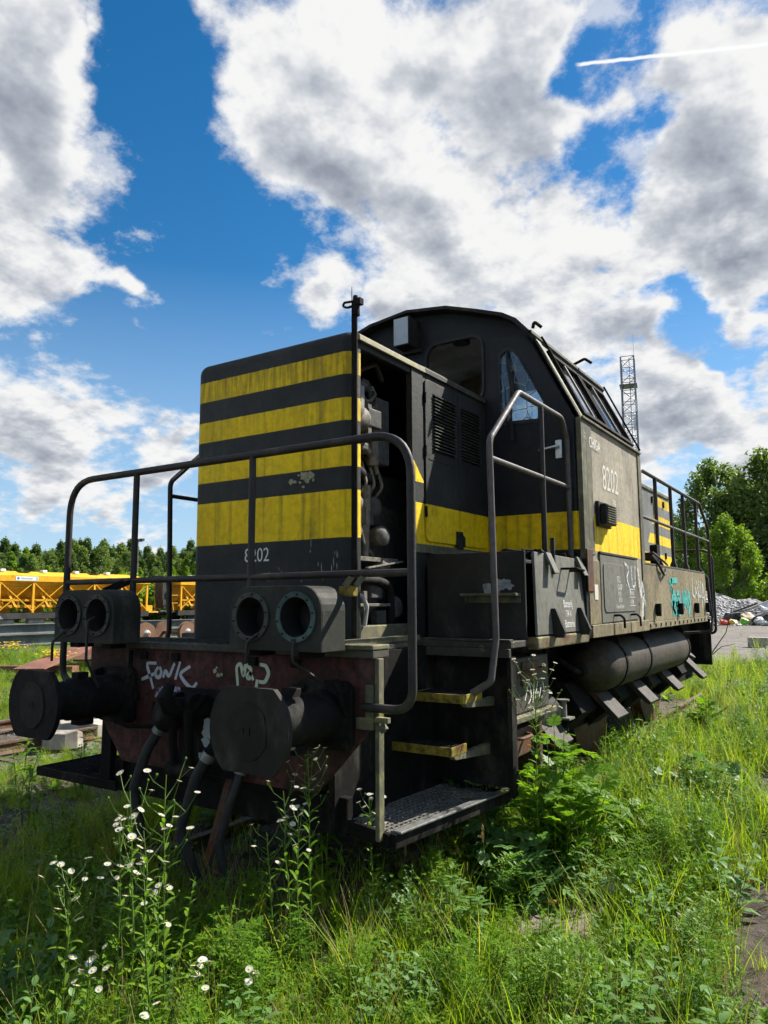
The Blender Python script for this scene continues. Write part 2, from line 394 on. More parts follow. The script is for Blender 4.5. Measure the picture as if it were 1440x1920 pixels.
def glass(name, tint=(0.75, 0.82, 0.85), cracks=0.0, dusty=0.12):
    m, b = new_mat(name); tc = b.n('ShaderNodeTexCoord').outputs['Object']
    tr = b.n('ShaderNodeBsdfTransparent', {0: tint}); gl = b.n('ShaderNodeBsdfGlossy', {0: (0.9, 0.9, 0.9), 1: 0.04})
    fr = b.n('ShaderNodeFresnel', {0: 1.5}).outputs[0]
    sh = b.n('ShaderNodeMixShader', {0: b.math('MULTIPLY', fr, 1.6, clamp=True), 1: tr.outputs[0], 2: gl.outputs[0]}).outputs[0]
    df = b.n('ShaderNodeBsdfDiffuse', {0: (0.45, 0.47, 0.46)}).outputs[0]
    tl = b.n('ShaderNodeBsdfTranslucent', {0: (0.7, 0.76, 0.78)}).outputs[0]
    df = b.n('ShaderNodeMixShader', {0: 0.6, 1: df, 2: tl}).outputs[0]
    ds = b.math('MULTIPLY', b.smooth(b.noise(b.mapping(tc, (30, 30, 4)), 1.0, 5.0, 0.65), 0.3, 0.8), dusty)
    if cracks:
        vo = b.n('ShaderNodeTexVoronoi', {'Vector': b.mapping(tc, (9, 9, 9)), 'Scale': 1.0}, feature='DISTANCE_TO_EDGE').outputs[0]
        ds = b.math('MAXIMUM', ds, b.math('MULTIPLY', b.smooth(vo, 0.012, 0.03, 1.0, 0.0), cracks))
    sh = b.n('ShaderNodeMixShader', {0: ds, 1: sh, 2: df}).outputs[0]
    o = b.n('ShaderNodeOutputMaterial'); b.t.links.new(sh, o.inputs[0]); return m
def leaf_mat(name, cols, trans=0.45, rough=0.45, tint=None, patchy=False):
    """cols: colour stops picked per leaf; leaves let light through"""
    m, b = new_mat(name)
    g = b.n('ShaderNodeNewGeometry'); oi = b.n('ShaderNodeObjectInfo')
    f = b.math('FRACT', b.math('ADD', b.math('MULTIPLY', g.outputs['Random Per Island'], 0.75), b.math('MULTIPLY', oi.outputs['Random'], 0.55)))
    c = b.ramp(f, [(i / max(1, len(cols) - 1), cc) for i, cc in enumerate(cols)])
    pos = g.outputs['Position']; pn = b.noise(pos, 0.75, 3.0, 0.6)
    if patchy:
        c = b.mixc(b.smooth(pn, 0.55, 0.75, 0.0, 0.5), c, b.mixc(0.45, c, (0.30, 0.26, 0.05))); c = b.mixc(b.smooth(pn, 0.28, 0.48, 0.55, 0.0), c, b.mixc(1.0, c, (0.50, 0.62, 0.55), 'MULTIPLY'))
    df = b.n('ShaderNodeBsdfPrincipled', {'Base Color': c, 'Roughness': rough, 'Specular IOR Level': 0.18})
    tc = b.mixc(1.0, c, tint or (1.5, 1.5, 0.55), 'MULTIPLY')
    tl = b.n('ShaderNodeBsdfTranslucent', {0: tc})
    sh = b.n('ShaderNodeMixShader', {0: trans, 1: df.outputs[0], 2: tl.outputs[0]})
    o = b.n('ShaderNodeOutputMaterial'); b.t.links.new(sh.outputs[0], o.inputs[0]); return m

# ================================================================ LOCOMOTIVE
m_hood = paint('hood_paint', (0.021, 0.0225, 0.021), livery='front', dirt_amt=0.25, streak=0.4, rust=0.14, rough=0.5)
m_hood_r = paint('rear_hood_paint', (0.17, 0.17, 0.155), livery='rear', dirt_amt=0.3, rust=0.1)
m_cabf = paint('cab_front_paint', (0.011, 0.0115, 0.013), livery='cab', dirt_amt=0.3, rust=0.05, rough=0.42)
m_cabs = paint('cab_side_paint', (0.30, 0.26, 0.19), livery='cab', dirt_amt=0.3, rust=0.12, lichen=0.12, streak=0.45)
m_trim = paint('mossy_trim', (0.115, 0.108, 0.07), dirt_amt=0.5, rust=0.25, lichen=0.55, streak=0.8)
m_gutter = paint('mossy_gutter', (0.26, 0.24, 0.17), dirt_amt=0.35, lichen=0.8)
m_grey = paint('battery_grey', (0.155, 0.15, 0.122), dirt_amt=0.35, rust=0.08, lichen=0.05, streak=0.35, fade=0.15)
m_skirt = paint('skirt_olive', (0.235, 0.19, 0.105), dirt_amt=0.55, rust=0.26, lichen=0.2, streak=0.7)
m_dark = paint('dark_panel', (0.019, 0.019, 0.017), dirt_amt=0.4, rust=0.16)
m_black = paint('frame_black', (0.0085, 0.0075, 0.0065), dirt=(0.004,0.0035,0.003), dirt_amt=0.4, rust=0.14, rough=0.75, spec=0.12, rustcol=(0.05,0.022,0.012))
m_grease = paint('greasy_black', (0.0075, 0.0065, 0.006), dirt=(0.004,0.0035,0.003), dirt_amt=0.5, rust=0.12, rough=0.62, spec=0.18, rustcol=(0.04,0.02,0.012))
m_red = paint('headstock_red', (0.066, 0.016, 0.013), dirt=(0.009, 0.007, 0.006), dirt_amt=0.9, rust=0.1, streak=0.9, fade=0.5)
m_rail = paint('handrail_brown', (0.017, 0.013, 0.0115), dirt_amt=0.3, rust=0.3, rough=0.45, spec=0.35)
m_railw = paint('worn_handrail', (0.10, 0.085, 0.08), dirt_amt=0.4, rust=0.3, rough=0.38)
m_box = paint('lamp_box_olive', (0.020, 0.021, 0.016), dirt_amt=0.4, rust=0.08, lichen=0.1)
m_deck = paint('deck_plate', (0.060, 0.057, 0.045), dirt_amt=0.45, rust=0.3, lichen=0.28)
m_rust = paint('rusty_iron', (0.10, 0.055, 0.035), dirt_amt=0.5, rust=0.8)
m_tank = paint('tank_paint', (0.048, 0.037, 0.024), dirt_amt=0.6, rust=0.3, streak=0.6, lichen=0.12)
m_yel = paint('step_yellow', (0.24, 0.18, 0.02), dirt_amt=0.9, rust=0.55, lichen=0.2)
m_flap = paint('guard_plate', (0.045, 0.035, 0.024), dirt_amt=0.7, rust=0.45)
m_rub = simple('rubber', (0.018, 0.017, 0.017), 0.7, 0, 0.3, 20)
m_steel = simple('dull_steel', (0.20, 0.20, 0.19), 0.5, 0.6, 0.3, 18)
m_alu = simple('bright_metal', (0.62, 0.63, 0.62), 0.30, 0.7, 0.15, 12)
m_teal = paint('verdigris_ring', (0.055, 0.095, 0.088), dirt_amt=0.4, rust=0.1)
m_ring = paint('lamp_ring', (0.045, 0.048, 0.042), dirt_amt=0.4, rust=0.15)
m_eng = paint('engine_grey', (0.17, 0.155, 0.125), dirt_amt=0.75, rust=0.35)
m_inside = simple('cab_lining', (0.42, 0.41, 0.38), 0.8, 0, 0.3, 3)
m_pale = simple('pale_sky_lit_lamp_cover', (0.42, 0.45, 0.48), 0.35, 0, 0.15, 5)  # pale cover with the reflected sky put into its base colour
m_slat_lit = paint('louvre_paint_lit', (0.07, 0.075, 0.062), dirt_amt=0.35, lichen=0.15)  # paler than the hood: light caught by the slats is put into the colour
m_white = flat('white_letters', (0.72, 0.72, 0.68), wear=0.25)
m_whitew = flat('worn_white_letters', (0.66, 0.66, 0.62), wear=0.75)
m_cream = flat('cream_letters', (0.62, 0.58, 0.50), wear=0.02)
m_gra = flat('silver_graffiti', (0.50, 0.53, 0.53), wear=0.0)
m_grb = flat('pale_green_graffiti', (0.50, 0.56, 0.40), wear=0.0)
m_grt = flat('teal_graffiti', (0.045, 0.42, 0.37), wear=0.30)
m_grw = flat('chalk_graffiti', (0.70, 0.72, 0.72), wear=0.45)
m_grlilac = flat('lilac_graffiti', (0.34, 0.34, 0.44), wear=0.3)
m_glass = glass('window_glass', dusty=0.22)
m_glassc = glass('cracked_glass', (0.72, 0.80, 0.86), cracks=0.85, dusty=0.35)
m_glassd = glass('dirty_side_glass', (0.80, 0.84, 0.86), dusty=0.30)

L = empty('locomotive'); tag(L, 'derelict dark green and yellow striped diesel shunting locomotive with graffiti', 'locomotive')
def part(mb, name, mat, bevel=0.0, smooth=None, parent=None, seg=2): return mb.build(name, mat, parent or L, bevel, seg, smooth)

# ---- frame, headstock and deck
hs = MB().prism([(-1.19, 1.352), (-1.19, 1.03), (-0.82, 0.62), (0.80, 0.62), (1.19, 1.03), (1.19, 1.352)], 0.62, 0.66)
HS = part(hs, 'headstock', m_red, 0.004)
part(MB().prism([(-0.26, 1.13), (-0.26, 0.63), (0.26, 0.63), (0.26, 1.13)], 0.600, 0.6195), 'draft_plate', m_grease, 0.004, parent=HS)
for x in (-0.62, -0.32, 0.34, 0.66):
    part(MB().box(x - 0.03, x + 0.03, 0.597, 0.6195, 1.285, 1.335), 'lug', m_black, 0.004, parent=HS)
deck = MB()
dk = [(-1.20, 0.585), (1.20, 0.585), (1.20, 0.74), (0.88, 0.76), (0.85, 1.68), (1.49, 1.70), (1.49, 3.05), (1.49, 8.15), (1.15, 8.2), (1.15, 10.6), (-1.15, 10.6), (-1.15, 8.2), (-1.49, 8.15), (-1.49, 1.70), (-0.85, 1.68), (-0.88, 0.76), (-1.20, 0.74)]
deck.prism(dk, 1.356, 1.398, 'xy')
DK = part(deck, 'deck', m_deck, 0.005)
tr = MB()                                               # raised tread ribs on the front deck
for k in range(26):
    x = -1.12 + k * 0.088
    if abs(x) < 1.15: tr.bar((x, 0.63, 1.400), (x + 0.05, 1.03, 1.400), 0.014, 0.008)
o = part(tr, 'tread_ribs', m_deck, parent=DK); tag(o, kind='stuff')
part(MB().box(0.955, 1.205, 0.575, 0.74, 1.399, 1.425), 'mossy_ledge', m_trim, 0.006, parent=DK)
part(MB().prism([(0.80, 0.80), (0.885, 0.78), (0.86, 1.66), (0.80, 1.66)], 1.3985, 1.432, 'xy'), 'mossy_kerb', m_trim, 0.005, parent=DK)
part(MB().box(0.86, 1.49, 1.665, 1.699, 1.30, 1.355).box(0.86, 1.49, 1.68, 1.74, 1.3985, 1.412), 'step_nosing', m_deck, 0.004, parent=DK)
fr = MB()
for s in (-1, 1):
    fr.box(s * 0.88 - 0.02, s * 0.88 + 0.02, 0.661, 10.4, 0.42, 1.355)
fr.box(-1.2, 1.2, 10.40, 10.45, 0.62, 1.355)
for y in (1.9, 3.3, 4.8, 6.3, 7.9, 9.4): fr.box(-0.86, 0.86, y, y + 0.05, 0.5, 1.30)
part(fr, 'main_frame', m_black)
well = MB()
well.box(0.905, 1.44, 1.755, 1.785, 0.50, 1.355)                        # back wall behind the steps
well.box(1.445, 1.475, 1.72, 1.80, 0.45, 1.30)
part(well, 'step_well', m_black, 0.004)
# front steps (right-hand side and the mirrored left)
def grate(x0, x1, y0, y1, z, nx, ny, t=0.006):
    g = MB()
    for i in range(nx + 1):
        x = x0 + (x1 - x0) * i / nx; g.box(x - t / 2, x + t / 2, y0, y1, z - 0.022, z)
    for j in range(ny + 1):
        y = y0 + (y1 - y0) * j / ny; g.box(x0, x1, y - t / 2, y + t / 2, z - 0.017, z - 0.0015)
    return g
def step(x0, x1, y0, y1, z):
    st = MB(); st.box(x0, x1, y0 - 0.008, y0, z - 0.05, z + 0.002).box(x1, x1 + 0.008, y0 - 0.008, y1, z - 0.05, z + 0.002).box(x0 - 0.008, x0, y0 - 0.008, y1, z - 0.05, z + 0.002)
    o = part(st, 'step', m_yel, 0.002)
    tag(part(grate(x0, x1, y0, y1, z, 16, 6), 'tread_grating', m_black, parent=o), kind='stuff')
    part(MB().prism([(y1 - 0.02, z - 0.05), (y1 + 0.36, z - 0.05), (y1 + 0.36, z - 0.12), (y0 + 0.05, z - 0.075), (y0 + 0.02, z - 0.051)], x1 - 0.03, x1 + 0.006, 'yz'), 'bracket', m_trim, 0.003, parent=o)
    return o
step(0.90, 1.30, 1.24, 1.43, 0.81); step(1.00, 1.335, 1.33, 1.58, 1.10)
step(-1.30, -0.90, 1.24, 1.43, 0.81)
m_gratem = paint('galvanised_grating', (0.20, 0.19, 0.17), dirt_amt=0.5, rust=0.3)
# sagging foot plate, right
pc = [Vector((1.25, 0.66, 0.44)), Vector((1.345, 1.90, 0.42)), Vector((0.58, 1.92, 0.45)), Vector((0.57, 0.80, 0.465))]
def plate_pt(u, v): return (pc[3] * (1 - u) + pc[0] * u) * (1 - v) + (pc[2] * (1 - u) + pc[1] * u) * v
FP = part(MB().bar(pc[0] + Vector((0.012, 0, 0)), pc[1] + Vector((0.012, 0, 0)), 0.05, 0.075).bar(pc[3], pc[0], 0.035, 0.075).bar(pc[3], pc[2], 0.04, 0.06).bar(pc[2], pc[1], 0.04, 0.06), 'foot_plate', m_black, 0.006)
g = MB()
for i in range(21): g.bar(plate_pt((i + .5) / 21, 0.01) , plate_pt((i + .5) / 21, 0.99), 0.007, 0.024)
for i in range(28): g.bar(plate_pt(0.02, (i + .5) / 28), plate_pt(0.98, (i + .5) / 28), 0.007, 0.020)
tag(part(g, 'grating', m_gratem, parent=FP), kind='stuff')
part(MB().bar(pc[0] + Vector((0.03, 0.02, 0.042)), pc[1] + Vector((0.03, 0, 0.042)), 0.055, 0.012), 'edge_angle', m_steel, 0.003, parent=FP)
# left foot plate
lp = part(MB().box(-1.80, -1.78, 0.66, 1.2, 0.41, 0.47).box(-1.80, -0.9, 0.64, 0.66, 0.41, 0.47).box(-1.80, -0.9, 1.2, 1.22, 0.41, 0.47), 'foot_plate', m_black, 0.004)
tag(part(grate(-1.79, -0.9, 0.66, 1.2, 0.465, 26, 12), 'grating', m_black, parent=lp), kind='stuff')
part(MB().box(-1.10, -1.0, 0.665, 0.72, 0.45, 1.0), 'step_hanger', m_black, 0.004)
part(MB().box(1.191, 1.216, 0.615, 0.665, 0.44, 1.355).box(1.19, 1.28, 0.60, 0.63, 1.03, 1.06), 'step_hanger', m_trim, 0.004)
part(MB().box(1.08, 1.188, 0.60, 0.6195, 0.99, 1.05).box(1.14, 1.188, 0.60, 0.6195, 1.05, 1.22), 'rail_bracket', m_trim, 0.004)
part(MB().prism(circle(1.243, 1.005, 0.024, 4), 0.595, 0.63), 'tag_plate', m_trim, parent=HS)
# under-headstock beam and guard iron
part(MB().box(-1.0, 0.95, 0.70, 0.76, 0.40, 0.60), 'guard_beam', m_black, 0.006)
part(MB().bar((0.14, 0.66, 0.66), (0.0, 0.60, 0.10), 0.05, 0.02, (0, 1, 0)).bar((0.0, 0.60, 0.10), (0.16, 0.58, 0.09), 0.02, 0.03), 'loose_bar', m_rust, 0.003)

# ---- buffers
def buffer(x):
    b = MB(); b.lathe([(0.165, 0.62), (0.165, 0.585), (0.135, 0.575), (0.128, 0.40), (0.128, 0.235), (0.118, 0.22), (0.112, 0.05), (0.15, 0.034)], (x, 0, 1.05), (0, 1, 0), 28)
    B = part(b, 'buffer', m_grease, 0, 40)
    out = []
    for k in range(56):
        a = 2 * math.pi * k / 56; px, pz = 0.252 * math.cos(a), max(-0.198, min(0.198, 0.252 * math.sin(a) * 1.0)); out.append((x + px, 1.05 + pz))
    pl = MB().prism(out, 0.004, 0.034)
    part(pl, 'buffer_plate', m_edge if x > 0 else m_grease, 0.010, parent=B, seg=3)
    wn = 40; ring_o = [(x + 0.125 * math.cos(2 * math.pi * k / wn) * (1 + 0.05 * math.sin(5.3 * k)), 1.045 + 0.138 * math.sin(2 * math.pi * k / wn) * (1 + 0.05 * math.sin(3.1 * k + 1))) for k in range(wn)]
    part(MB().prism(ring_o, -0.002, 0.0035, holes=[circle(x, 1.045, 0.024, 12)]), 'wear_patch', m_wear, 0.003, parent=B)
    part(MB().prism(rrect(x - 0.016, x + 0.016, 1.02, 1.07, 0.014, 3), -0.0035, 0.0035), 'centre_hole_patch', m_hole_shade, parent=B)  # raised near-black patch painted as the shade inside the centre hole
    part(MB().prism(rrect(x - 0.19, x + 0.19, 0.87, 1.23, 0.06), 0.585, 0.6195), 'flange', m_grease, 0.006, parent=B)
    for sx in (-1, 1):
        for sz in (-1, 1):
            part(MB().lathe([(0.030, 0.0), (0.030, 0.022), (0.018, 0.03), (0.018, 0.05)], (x + sx * 0.15, 0.585, 1.05 + sz * 0.14), (0, -1, 0), 6), 'bolt', m_black, parent=B)
    part(MB().box(x - 0.05, x + 0.05, 0.30, 0.40, 0.885, 0.93), 'drain_lug', m_grease, 0.006, parent=B)
    part(MB().box(x - 0.035, x + 0.035, 0.28, 0.36, 1.165, 1.215), 'lug', m_grease, 0.006, parent=B)
m_edge = paint('buffer_plate_paint', (0.020, 0.017, 0.015), dirt_amt=0.5, rust=0.25, lichen=0.02, rough=0.6, spec=0.2)
m_wear = paint('buffer_wear', (0.020, 0.016, 0.014), dirt_amt=0.6, rust=0.3, rough=0.6, spec=0.15)
m_hole_shade = simple('painted_hole_shade', (0.003, 0.003, 0.003), 0.9)
buffer(0.875); buffer(-0.875)

# ---- draw hook, coupling and hoses
hk = MB().tube(fillet([(-0.03, 0.62, 1.03), (-0.03, 0.40, 1.03), (-0.03, 0.28, 1.06), (-0.03, 0.24, 1.15), (-0.03, 0.33, 1.19)], 0.06), [0.06] * 4 + [0.052] * 12 + [0.04] * 30, 10)
part(hk if False else MB().tube([(-0.03, 0.62, 1.04), (-0.03, 0.42, 1.04), (-0.03, 0.32, 1.06), (-0.03, 0.28, 1.12), (-0.03, 0.32, 1.18)], [0.065, 0.06, 0.055, 0.045, 0.03], 10), 'draw_hook', m_grease, 0, 50)
part(MB().lathe([(0.01, -0.105), (0.055, -0.09), (0.09, -0.05), (0.10, 0.0), (0.09, 0.05), (0.055, 0.09), (0.01, 0.105)], (-0.17, 0.44, 0.99), (0, 0.1, 1), 20), 'coupling_bob', m_grease, 0, 60)
cp = MB()
for sx in (-0.10, 0.04):
    cp.tube([(sx, 0.50, 1.10), (sx - 0.005, 0.40, 1.02), (sx - 0.03, 0.44, 0.82), (sx - 0.07, 0.50, 0.66)], [0.035, 0.03, 0.024, 0.024], 8)
    cp.lathe([(0.055, -0.022), (0.055, 0.022)], (sx, 0.44, 1.07), (1, 0, 0), 14)
cp.lathe([(0.045, -0.13), (0.045, 0.13)], (-0.09, 0.50, 0.66), (1, 0, 0), 10)
part(cp, 'screw_coupling', m_grease, 0, 40)
def hose(pts, r=0.035):
    o = part(MB().tube(fillet(pts, 0.12, 6), r, 10), 'brake_hose', m_rub, 0, 60)
    d = (Vector(pts[1]) - Vector(pts[0])).normalized(); p = Vector(pts[0])
    part(MB().tube([p - d * 0.10, p - d * 0.01], 0.033, 8), 'cock', m_black, 0, 40, o)
    part(MB().tube([p + d * 0.0, p + d * 0.05], r + 0.010, 12), 'clamp', m_steel, 0, 40, o)
hose([(-0.30, 0.50, 0.905), (-0.38, 0.46, 0.76), (-0.47, 0.44, 0.52), (-0.44, 0.50, 0.20)], 0.031)
hose([(0.17, 0.45, 0.80), (0.09, 0.42, 0.66), (-0.03, 0.42, 0.35), (0.03, 0.50, 0.08)], 0.031)
hose([(0.30, 0.58, 0.72), (0.28, 0.52, 0.55), (0.2, 0.5, 0.3), (0.22, 0.55, 0.05)], 0.026)
part(MB().tube([(-0.30, 0.52, 0.93), (-0.36, 0.50, 0.895), (-0.62, 0.50, 0.875), (-0.74, 0.50, 0.905)], [0.014, 0.014, 0.014, 0.022], 8).tube([(-0.36, 0.50, 0.93), (-0.36, 0.47, 1.05)], [0.022, 0.012], 6), 'cock_lever', m_black, 0, 50)
part(MB().tube([(-0.74, 0.60, 1.34), (-0.735, 0.59, 1.12), (-0.735, 0.595, 0.97)], 0.014, 8).box(-0.77, -0.70, 0.58, 0.62, 0.93, 0.98).box(-0.72, -0.66, 0.59, 0.62, 1.02, 1.07), 'release_rod', m_black, 0.002)

# ---- headlight boxes
def lamp_box(x0, x1, rings, left):
    zc = 1.575; y0, y1 = 0.295, 0.50
    out = rrect(x0, x1, 1.400, 1.735, 0.13, 6, (0, 0, 1, 1)); inn = rrect(x0 + 0.008, x1 - 0.008, 1.408, 1.727, 0.122, 6, (0, 0, 1, 1))
    cs = [x0 + 0.155, x1 - 0.16]
    b = MB().prism(out, y0, y0 + 0.008, holes=[circle(c, zc, 0.105, 26) for c in cs]).prism(out, y0 + 0.0082, y1, holes=[inn]).prism(inn, y1 - 0.02, y1 - 0.01)
    o = part(b, 'headlight_box', m_box, 0.003)
    for c, mt in zip(cs, rings):
        part(MB().lathe([(0.103, 0.0), (0.103, 0.014), (0.128, 0.014), (0.13, 0.009), (0.13, 0.0)], (c, y0 - 0.0005, zc), (0, -1, 0), 28), 'lamp_ring', mt, 0, 40, o) if False else None
        part(MB().prism(circle(c, zc, 0.13, 28), y0 - 0.013, y0 - 0.001, holes=[circle(c, zc, 0.102, 28)]), 'lamp_ring', mt, 0.003, parent=o)
        part(MB().tube([(c, y0 + 0.002, zc), (c, y0 + 0.15, zc)], 0.101, 24, cap=False).prism(circle(c, zc, 0.10, 24), y0 + 0.15, y0 + 0.155), 'lamp_well', m_inside2, 0, 50, o)
        for k in range(10):
            a = 2 * math.pi * (k + .3) / 10
            part(MB().lathe([(0.005, 0), (0.005, 0.006)], (c + 0.117 * math.cos(a), y0 - 0.013, zc + 0.117 * math.sin(a)), (0, -1, 0), 6), 'screw', m_black, parent=o)
    if left:
        ca = [[(cs[0] + 0.02, 0.33, 1.49), (cs[0] - 0.02, 0.27, 1.47), (cs[0] - 0.10, 0.25, 1.40), (cs[0] - 0.13, 0.27, 1.28)], [(cs[1] - 0.06, 0.32, 1.56), (cs[1] - 0.065, 0.272, 1.54), (cs[1] - 0.06, 0.27, 1.30), (cs[1] - 0.05, 0.36, 1.12)]]
    else:
        ca = [[(cs[0] + 0.08, 0.33, 1.50), (cs[0] + 0.06, 0.272, 1.485), (cs[0] - 0.0, 0.268, 1.44), (cs[0] - 0.02, 0.28, 1.33)], [(cs[1] + 0.0, 0.33, 1.48), (cs[1] + 0.0, 0.272, 1.46), (cs[1] - 0.01, 0.28, 1.35), (cs[1] + 0.01, 0.52, 1.22)]]
    for pth in ca:
        part(MB().tube(fillet(pth, 0.04), 0.009, 7), 'cable', m_rub, 0, 60, o)
    [part(MB().box(q, q + 0.09, 0.36, 0.48, 1.365, 1.40), 'foot', m_black, 0.004, parent=o) for q in (x0 + 0.08, x1 - 0.2)]
m_inside2 = simple('lamp_interior', (0.016, 0.016, 0.015), 0.6, 0, 0.3, 10)
lamp_box(0.46, 1.085, (m_ring, m_teal), False)
lamp_box(-1.135, -0.53, (m_ring, m_ring), True)
part(MB().tube([(1.0, 0.52, 1.24), (1.01, 0.55, 1.18), (1.02, 0.575, 1.10)], 0.02, 8).tube([(1.02, 0.575, 1.10), (1.03, 0.60, 1.06)], 0.03, 8), 'cable_gland', m_black, 0, 50)

# ---- front handrail
rl = MB().tube(fillet([(1.13, 0.6, 1.105), (1.43, 0.6, 1.105), (1.43, 0.6, 2.535), (-1.48, 0.6, 2.535), (-1.48, 0.6, 1.105), (-1.15, 0.6, 1.105)], [0, 0.12, 0.24, 0.26, 0.12, 0], 9), 0.0235, 12)
HR = part(rl, 'front_handrail', m_rail, 0, 60)
part(MB().tube([(-1.48, 0.6, 1.80), (1.43, 0.6, 1.80)], 0.020, 10), 'mid_rail', m_rail, 0, 60, HR)
for x in (-0.745, 0.32):
    part(MB().tube([(x, 0.6, 1.40), (x, 0.6, 2.53)], 0.021, 10), 'rail_post', m_rail, 0, 60, HR)
for x in (-0.92, -0.84): part(MB().bar((x, 0.50, 1.735), (x + 0.10, 0.6, 1.80), 0.02, 0.03), 'stay', m_black, parent=HR)
part(MB().box(1.0, 1.095, 0.555, 0.60, 1.68, 1.735), 'stay_block', m_yel, 0.004, parent=HR)
for x in (1.02, 1.095): part(MB().bar((x, 0.58, 1.735), (x + 0.05, 0.6, 1.80), 0.014, 0.03), 'stay', m_trim, parent=HR)
# ---- side handrails beside the steps
for s in (1, -1):
    X = 1.45 * s if s > 0 else -1.49
    SR = part(MB().tube(fillet([(X - 0.12 * s, 1.46, 1.10), (X, 1.48, 1.17), (X, 1.565, 1.42), (X, 1.53, 2.66), (X, 2.02, 3.085), (X, 2.88, 3.085), (X, 3.0, 2.94), (X, 3.005, 1.98)], [0, .05, .12, .10, .10, .10, .10, 0], 6), 0.021, 12), 'side_handrail', m_railw if s > 0 else m_rail, 0, 60)
    part(MB().tube([(X, 1.55, 2.545), (X, 3.0, 2.545)], 0.018, 10), 'mid_rail', m_railw if s > 0 else m_rail, 0, 60, SR)
    part(MB().tube([(X, 2.44, 1.98), (X, 2.44, 3.08)], 0.02, 10).box(X - 0.03, X + 0.03, 2.41, 2.47, 1.98, 2.02), 'rail_post', m_rail, 0, 40, SR)

# ---- front hood shell
hd = MB().box(-0.715, 0.715, 1.075, 3.05, 1.3985, 3.412).build('front_hood', m_hood, L)
bm = bmesh.new(); bm.from_mesh(hd.data)
es = []
for e in bm.edges:
    a, b_ = e.verts[0].co, e.verts[1].co; mid = (a + b_) / 2; d = (a - b_)
    vert_front = abs(d.z) > 1 and mid.y < 1.1; top = mid.z > 3.4 and (mid.y < 3.0)
    if vert_front or top: es.append(e)
bmesh.ops.bevel(bm, geom=es, offset=0.085, segments=6, affect='EDGES', profile=0.5)
bm.to_mesh(hd.data); bm.free()
boolean_cut(hd, [(-0.68, 0.68, 1.118, 3.1, 1.30, 3.365), (0.5, 0.9, 1.172, 1.80, 1.42, 3.295)])
hd.data.polygons.foreach_set('use_smooth', [True] * len(hd.data.polygons)); hd.data.set_sharp_from_angle(angle=R(32))
hd.data.materials.clear(); hd.data.materials.append(m_hood)
part(MB().prism([(0.63, 3.404), (0.70, 3.398), (0.738, 3.375), (0.742, 3.335), (0.72, 3.338), (0.716, 3.372), (0.69, 3.3885)], 1.13, 1.98), 'roof_gutter', m_gutter, 0.004, parent=hd)
part(MB().prism([(0.63, 3.418), (0.70, 3.406), (0.735, 3.378), (0.735, 3.34), (0.718, 3.34)], 1.985, 3.04), 'roof_gutter', m_deck, 0.004, parent=hd)
part(MB().box(0.717, 0.727, 1.80, 1.96, 1.42, 3.33), 'door_pillar', m_hood, 0.003, parent=hd)
# louvred side doors
def louvre_door(y0, y1, z0, z1, ly0, ly1, lz0, lz1, n, nm, mat, parent, X=0.717, sgn=1, hole=None):
    holes = [[(ly0, lz0), (ly1, lz0), (ly1, lz1), (ly0, lz1)]]
    o = MB().prism(rrect(y0, y1, z0, z1, 0.05, 4), X, X + sgn * 0.016, 'yz', holes=holes).build(nm, mat, parent, 0.003)
    sl = MB(); h = (lz1 - lz0) / n
    sl.prism([(X - sgn * 0.004, h * 0.02), (X + sgn * 0.020, -h * 0.55), (X + sgn * 0.034, -h * 0.55), (X + sgn * 0.034, -h * 0.40), (X + sgn * 0.012, h * 0.10)], ly0 + 0.002, ly1 - 0.002, fn=lambda a, b, h_: (a, h_, b))
    me = sl.mesh('slat', m_slat_lit)
    for k in range(n):
        q = bpy.data.objects.new('slat', me); link(q, o); q.location = (0, 0, lz1 - k * h)
    return o
d1 = louvre_door(1.985, 2.505, 2.085, 3.30, 2.10, 2.45, 2.765, 3.205, 17, 'engine_door', m_hood, hd)
d2 = louvre_door(2.515, 3.025, 2.085, 3.30, 2.56, 2.89, 2.765, 3.205, 17, 'engine_door', m_hood, hd)
for zz in (2.70,):
    for dd, a0, a1 in ((d1, 2.03, 2.47), (d2, 2.55, 2.98)):
        part(MB().bar((0.734, a0, zz), (0.734, a1, zz), 0.006, 0.012), 'crease', m_hood, parent=dd)
part(MB().box(0.733, 0.742, 2.455, 2.51, 3.04, 3.19).box(0.742, 0.75, 2.468, 2.497, 3.07, 3.15, ), 'lock_plate', m_dark, 0.003, parent=d1)
part(MB().box(0.733, 0.748, 2.44, 2.54, 2.05, 2.19), 'latch_plate', m_dark, 0.004, parent=d1)
part(MB().tube([(0.75, 2.50, 2.17), (0.775, 2.50, 2.14), (0.775, 2.50, 2.07)], 0.01, 6), 'latch', m_black, 0, 50, d1)
part(MB().box(0.717, 0.742, 1.81, 3.04, 1.995, 2.06), 'sill', m_trim, 0.005, parent=hd)
for zz in (2.3, 2.75, 3.15): part(MB().tube([(0.735, 1.978, zz - 0.04), (0.735, 1.978, zz + 0.04)], 0.010, 8), 'hinge', m_black, 0, 50, hd)
